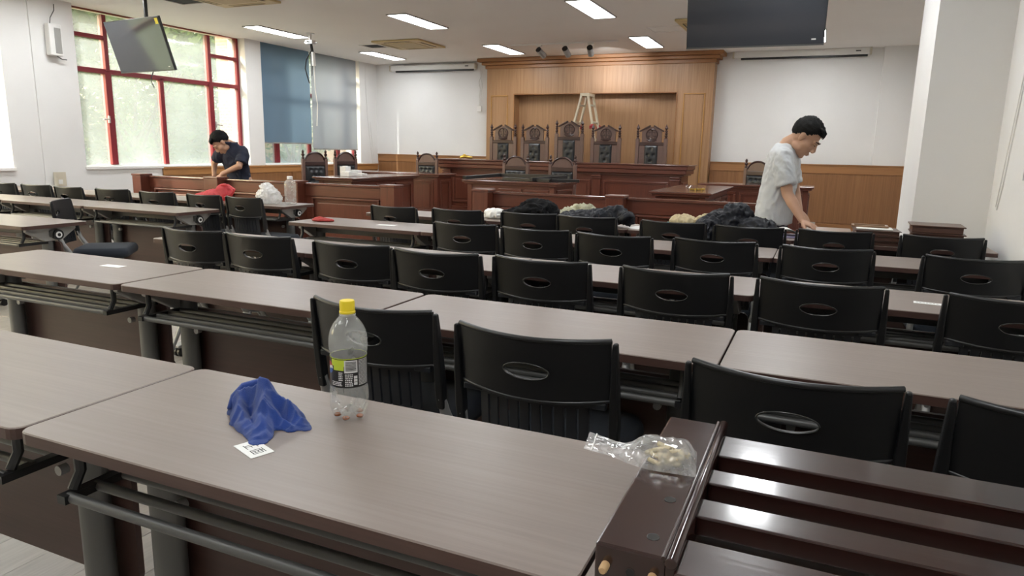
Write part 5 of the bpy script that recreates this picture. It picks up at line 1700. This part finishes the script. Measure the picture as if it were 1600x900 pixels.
def head_children(P, B, s, parent, seed=1.0):
    # hair: a close cap with a tousled outline
    bm = MB()
    def hairline(x, y):
        if y > 0.050:
            return 0.066 + (y - 0.05) * 0.2
        if y > 0.018:
            return 0.020 + (y - 0.018) * 1.43
        if y > -0.015:
            return 0.018
        return 0.018 + (y + 0.015) * 1.0
    n, m = 48, 30
    V = {}
    for i in range(m + 1):
        for k in range(n):
            t, f = PI * 0.80 * i / m, 2 * PI * k / n
            x, y, z = 0.085 * math.sin(t) * math.cos(f), -0.016 + 0.107 * math.sin(t) * math.sin(f), 0.044 + 0.102 * math.cos(t)
            q = Vector((x, y, z))
            d = 0.006 * noise.noise(q * 55 + Vector((seed, 0, 0))) + 0.004 * noise.noise(q * 130)
            hl = hairline(x, y)
            q += (q - Vector((0, -0.016, 0.044))).normalized() * (d + 0.007 * min(1, max(0, (z - hl) / 0.045)) - 0.007)
            low = z < hl
            V[i, k] = (bm.bm.verts.new(P(*q)), low)
    for i in range(m):
        for k in range(n):
            c = [V[i, k], V[i, (k + 1) % n], V[i + 1, (k + 1) % n], V[i + 1, k]]
            if sum(a[1] for a in c) <= 1:
                bm.face([a[0] for a in c])
    for v in [v for v in bm.bm.verts if not v.link_faces]:
        bm.bm.verts.remove(v)
    rgh = random.Random(int(seed * 10))
    for _ in range(34):
        a = rgh.uniform(-1.0, 1.0)
        x0 = 0.060 * math.sin(a)
        y0 = 0.060 + 0.022 * math.cos(a)
        bm.tube([P(x0, y0 - 0.035, 0.118), P(x0 * 1.04, y0 - 0.004, 0.104), P(x0 * 1.06, y0 + 0.008, 0.080 + rgh.uniform(-.016, .004))], [0.008 * s, 0.008 * s, 0.002 * s], 6)
    me = bm.mesh('hair', M_hair, smooth=180)
    link('hair', me, parent)
    for k in (-1, 1):
        MB().tube([P(k * 0.012, 0.098, 0.030), P(k * 0.030, 0.097, 0.036), P(k * 0.048, 0.081, 0.031)], [0.0035 * s, 0.0045 * s, 0.002 * s], 6).build('eyebrow', M_hair, parent, smooth=60)
        e = MB()
        e.ball(P(k * 0.030, 0.084, 0.012), (0.013 * s, 0.009 * s, 0.0055 * s), 10, 8, B)
        e.build('eyelid', M_skin, parent, smooth=180)
        MB().tube([P(k * 0.018, 0.0925, 0.008), P(k * 0.030, 0.0945, 0.0065), P(k * 0.042, 0.088, 0.008)], [0.001 * s, 0.0024 * s, 0.001 * s], 6).build('lash_line', M_hair, parent, smooth=60)
    MB().tube([P(-0.020, 0.099, -0.066), P(0, 0.1045, -0.0655), P(0.020, 0.099, -0.066)], [0.001 * s, 0.0028 * s, 0.001 * s], 6).build('mouth', M_lip, parent, smooth=60)

def hand_volumes(mb, wrist, fwd, back, thumb_side, s=1.0, curl=0.5):
    """wrist -> fingers along fwd; back = direction of the back of the hand; thumb on +/-1 side"""
    w = Vector(wrist)
    f = Vector(fwd).normalized()
    x = f.cross(Vector(back)).normalized()
    b = x.cross(f).normalized()
    x = x * thumb_side
    def P(a, c, d):
        return w + (x * a + f * c + b * d) * s
    mb.tube([P(0, -0.01, 0), P(0, 0.03, 0), P(0.0, 0.075, 0.0)], [0.026 * s, 0.034 * s, 0.040 * s], 12, flat=0.45)
    for i, (a0, L, sp) in enumerate(((0.030, 0.074, 0.17), (0.010, 0.083, 0.04), (-0.011, 0.077, -0.08), (-0.031, 0.060, -0.22))):
        c = curl * (0.8 + 0.15 * i)
        p0 = P(a0 * 0.8, 0.055, 0.0)
        p1 = P(a0, 0.082, 0.004)
        a1, a2, a3 = c * 0.5, c * 1.2, c * 1.7
        def step(p, l, a):
            return p + (f * math.cos(a) * math.cos(sp) + x * math.sin(sp) * 1.0 - b * math.sin(a)) * l * s
        p2 = step(p1, L * 0.45, a1)
        p3 = step(p2, L * 0.32, a2)
        p4 = step(p3, L * 0.23, a3)
        mb.tube([p0, p1, p2, p3, p4], [0.010 * s, 0.0098 * s, 0.0088 * s, 0.0080 * s, 0.0064 * s], 8)
        mb.ball(p4, 0.0064 * s, 8, 6)
    t0, t1, t2, t3 = P(0.018, 0.015, -0.004), P(0.044, 0.040, -0.012), P(0.060, 0.066, -0.020), P(0.066, 0.090, -0.028)
    mb.tube([t0, t1, t2, t3], [0.015 * s, 0.0135 * s, 0.0110 * s, 0.0075 * s], 8)
    mb.ball(t3, 0.0075 * s, 8, 6)

def cloth_skin(mb, name, m, parent, seed, amp=0.010, sc_=9, voxel=0.0095):
    def post(me):
        n = [v.normal.copy() for v in me.vertices]
        for v, nn in zip(me.vertices, n):
            p = v.co
            w = Vector((noise.noise(p * 4 + Vector((seed, 0, 0))), noise.noise(p * 4 + Vector((0, seed, 0))), noise.noise(p * 4))) * 0.14
            q = Vector(((p.x + w.x) * sc_, (p.y + w.y) * sc_, (p.z + w.z + 0.5 * p.x) * sc_ * 0.8)) + Vector((seed * 3, 0, 0))
            r = 1 - abs(noise.noise(q)) * 2.4
            r2 = 1 - abs(noise.noise(q * 2.1 + Vector((7, 3, 1)))) * 2.4
            v.co += nn * amp * (0.6 * max(-.6, r) + 0.35 * max(-.6, r2))
    return remeshed(mb, name, m, parent, voxel, 3, post)

def shoe(p, yaw, parent):
    M = Matrix.Translation(p) @ Matrix.Rotation(yaw, 4, 'Z')
    q = MB()
    q.ball(M @ Vector((0.05, 0, 0.04)), (0.145, 0.05, 0.042), 14, 8, M.to_3x3())
    q.ball(M @ Vector((-0.04, 0, 0.06)), (0.06, 0.042, 0.055), 12, 8, M.to_3x3())
    me = q.mesh('shoe', M_shoe, smooth=60)
    for v in me.vertices:
        v.co.z = max(v.co.z, 0.001)
    link('shoe', me, parent)

# --- the man in the grey t-shirt, turned to the right, one hand on the desk
def person_grey():
    O = Vector((-0.33, 6.02, 0))
    t = thing('person', 'person in a pale grey t-shirt looking down, one hand on the desk', 'person', O)
    def W(x, y, z):
        return Vector((x, y, z)) - O
    s = 1.13
    B = basis((0.72, -0.14, -0.68), (0.66, -0.08, 0.74))
    hc = W(-0.160, 5.96, 1.468)
    b = MB()
    P = head_volumes(b, hc, B, s)
    b.tube([W(-0.305, 5.99, 1.36), W(-0.275, 5.985, 1.42), P(0, -0.030, -0.055)], [0.072, 0.064, 0.062], 16)
    b.ball(P(0, -0.03, -0.03), 0.06, 12, 8)
    loft(b, [(W(-0.33, 6.0, 0.80), 0.11, 0.155, -8), (W(-0.325, 6.0, 0.98), 0.10, 0.145, -8), (W(-0.305, 6.0, 1.20), 0.10, 0.17, -8), (W(-0.30, 6.0, 1.32), 0.085, 0.16, -8), (W(-0.30, 6.0, 1.38), 0.06, 0.08, -8)])
    limb(b, [W(-0.30, 5.84, 1.31), W(-0.243, 5.80, 1.045), W(-0.118, 5.725, 0.855)], [0.052, 0.043, 0.028])
    b.tube([W(-0.300, 5.84, 1.29), W(-0.26, 5.805, 1.13), W(-0.243, 5.80, 1.045), W(-0.20, 5.775, 0.98), W(-0.118, 5.725, 0.855)], [0.055, 0.050, 0.043, 0.044, 0.027], 14)
    hand_volumes(b, W(-0.112, 5.722, 0.850), (0.80, -0.38, -0.42), (0.25, -0.15, 0.95), 1, 1.08, 0.55)
    limb(b, [W(-0.27, 6.17, 1.31), W(-0.205, 6.19, 1.05), W(-0.150, 6.02, 0.90)], [0.052, 0.043, 0.028])
    hand_volumes(b, W(-0.148, 6.015, 0.898), (0.45, -0.72, -0.52), (0.3, -0.1, 0.95), -1, 1.05, 0.7)
    for k in (-1, 1):
        limb(b, [W(-0.33, 6.02 + k * 0.085, 0.86), W(-0.31, 6.03 + k * 0.095, 0.47), W(-0.34, 6.03 + k * 0.10, 0.07)], [0.075, 0.052, 0.035])
    body = remeshed(b, 'body', M_skin, t, 0.0062, 3)
    head_children(P, B, s, t, 1.3)
    sh = MB()
    a = -8
    loft(sh, [(W(-0.340, 6.0, 0.795), 0.142, 0.192, a), (W(-0.336, 6.0, 0.93), 0.133, 0.185, a), (W(-0.322, 6.0, 1.08), 0.126, 0.185, a), (W(-0.305, 6.0, 1.20), 0.126, 0.198, a), (W(-0.302, 6.0, 1.30), 0.116, 0.198, a), (W(-0.302, 5.998, 1.36), 0.098, 0.165, a), (W(-0.300, 5.994, 1.395), 0.078, 0.108, a), (W(-0.292, 5.99, 1.418), 0.072, 0.076, a)])
    sh.tube([W(-0.302, 5.86, 1.335), W(-0.292, 5.825, 1.27), W(-0.255, 5.80, 1.105)], [0.072, 0.074, 0.073], 18)
    sh.ball(W(-0.302, 5.86, 1.318), 0.074, 14, 10)
    sh.tube([W(-0.285, 6.15, 1.335), W(-0.275, 6.18, 1.27), W(-0.225, 6.19, 1.11)], [0.076, 0.078, 0.076], 18)
    sh.ball(W(-0.285, 6.15, 1.32), 0.078, 14, 10)
    cloth_skin(sh, 't_shirt', M_tee, t, 2.0, 0.0115, 12)
    tr = MB()
    loft(tr, [(W(-0.333, 6.01, 0.78), 0.115, 0.175, a), (W(-0.33, 6.01, 0.96), 0.105, 0.16, a)])
    for k in (-1, 1):
        tr.tube([W(-0.33, 6.02 + k * 0.085, 0.86), W(-0.31, 6.03 + k * 0.095, 0.47), W(-0.34, 6.03 + k * 0.10, 0.05)], [0.098, 0.078, 0.066], 16)
        shoe(W(-0.32, 6.03 + k * 0.10, 0), 0, t)
    cloth_skin(tr, 'trousers', M_trouser, t, 4.0, 0.008)
person_grey()

# --- the man in navy bending over the rail
def person_navy():
    O = Vector((-7.12, 7.19, 0))
    t = thing('person', 'person in a dark navy polo shirt bending over the wooden rail', 'person', O)
    def W(x, y, z):
        return Vector((x, y, z)) - O
    s = 1.12
    B = basis((-0.36, -0.52, -0.78), (-0.44, -0.62, 0.64))
    hc = W(-7.165, 6.93, 1.345)
    b = MB()
    P = head_volumes(b, hc, B, s)
    b.tube([W(-7.06, 7.09, 1.24), W(-7.07, 7.05, 1.30), P(0, -0.030, -0.055)], [0.075, 0.066, 0.062], 16)
    a = 20
    loft(b, [(W(-7.13, 7.17, 0.80), 0.125, 0.095, a), (W(-7.13, 7.16, 0.95), 0.12, 0.09, a), (W(-7.12, 7.10, 1.10), 0.15, 0.095, a), (W(-7.10, 7.06, 1.22), 0.15, 0.085, a), (W(-7.08, 7.05, 1.28), 0.08, 0.06, a)])
    limb(b, [W(-7.245, 6.98, 1.22), W(-7.37, 6.985, 1.07), W(-7.365, 6.965, 0.925)], [0.050, 0.041, 0.027])
    hand_volumes(b, W(-7.365, 6.965, 0.92), (0.05, -0.10, -1.0), (-0.8, 0.5, 0.0), 1, 1.05, 0.5)
    limb(b, [W(-6.97, 7.09, 1.23), W(-6.945, 6.985, 1.05), W(-7.125, 6.875, 0.952)], [0.052, 0.044, 0.029])
    hand_volumes(b, W(-7.13, 6.87, 0.950), (-0.55, -0.50, -0.60), (-0.3, -0.5, 0.8), -1, 1.05, 0.8)
    for k in (-1, 1):
        limb(b, [W(-7.12 + k * 0.075, 7.18 + k * 0.03, 0.86), W(-7.12 + k * 0.085, 7.17 + k * 0.03, 0.47), W(-7.12 + k * 0.09, 7.21 + k * 0.03, 0.07)], [0.075, 0.052, 0.035])
    remeshed(b, 'body', M_skin, t, 0.0066, 3)
    head_children(P, B, s, t, 2.6)
    sh = MB()
    loft(sh, [(W(-7.135, 7.17, 0.845), 0.152, 0.125, a), (W(-7.135, 7.165, 0.95), 0.148, 0.118, a), (W(-7.125, 7.11, 1.08), 0.165, 0.122, a), (W(-7.105, 7.07, 1.19), 0.180, 0.115, a), (W(-7.09, 7.055, 1.25), 0.160, 0.10, a), (W(-7.08, 7.045, 1.285), 0.105, 0.082, a), (W(-7.078, 7.035, 1.315), 0.080, 0.078, a), (W(-7.088, 7.005, 1.345), 0.074, 0.072, a)])
    sh.tube([W(-7.215, 6.99, 1.235), W(-7.265, 6.98, 1.185), W(-7.325, 6.98, 1.12)], [0.072, 0.074, 0.070], 18)
    sh.ball(W(-7.215, 6.99, 1.23), 0.072, 14, 10)
    sh.tube([W(-6.985, 7.09, 1.245), W(-6.955, 7.075, 1.18), W(-6.94, 7.02, 1.09)], [0.073, 0.078, 0.074], 18)
    sh.ball(W(-6.985, 7.09, 1.235), 0.076, 14, 10)
    shirt = cloth_skin(sh, 'polo_shirt', M_navy, t, 5.0, 0.010, 11)
    MB().tube([W(-7.088, 7.005, 1.340) + Vector((0.080 * math.cos(rad(30 + 290 * k / 16)), 0.076 * math.sin(rad(30 + 290 * k / 16)), 0.006)) for k in range(17)], 0.013, 8).build('collar', M_navy, shirt, smooth=60)
    tr = MB()
    loft(tr, [(W(-7.13, 7.17, 0.76), 0.150, 0.118, a), (W(-7.13, 7.17, 0.93), 0.142, 0.108, a)])
    for k in (-1, 1):
        tr.tube([W(-7.12 + k * 0.075, 7.18 + k * 0.03, 0.86), W(-7.12 + k * 0.085, 7.17 + k * 0.03, 0.47), W(-7.12 + k * 0.09, 7.21 + k * 0.03, 0.05)], [0.096, 0.078, 0.066], 16)
        shoe(W(-7.12 + k * 0.09, 7.19 + k * 0.03, 0), rad(-122), t)
    cloth_skin(tr, 'trousers', M_trouser, t, 6.0, 0.008)
person_navy()
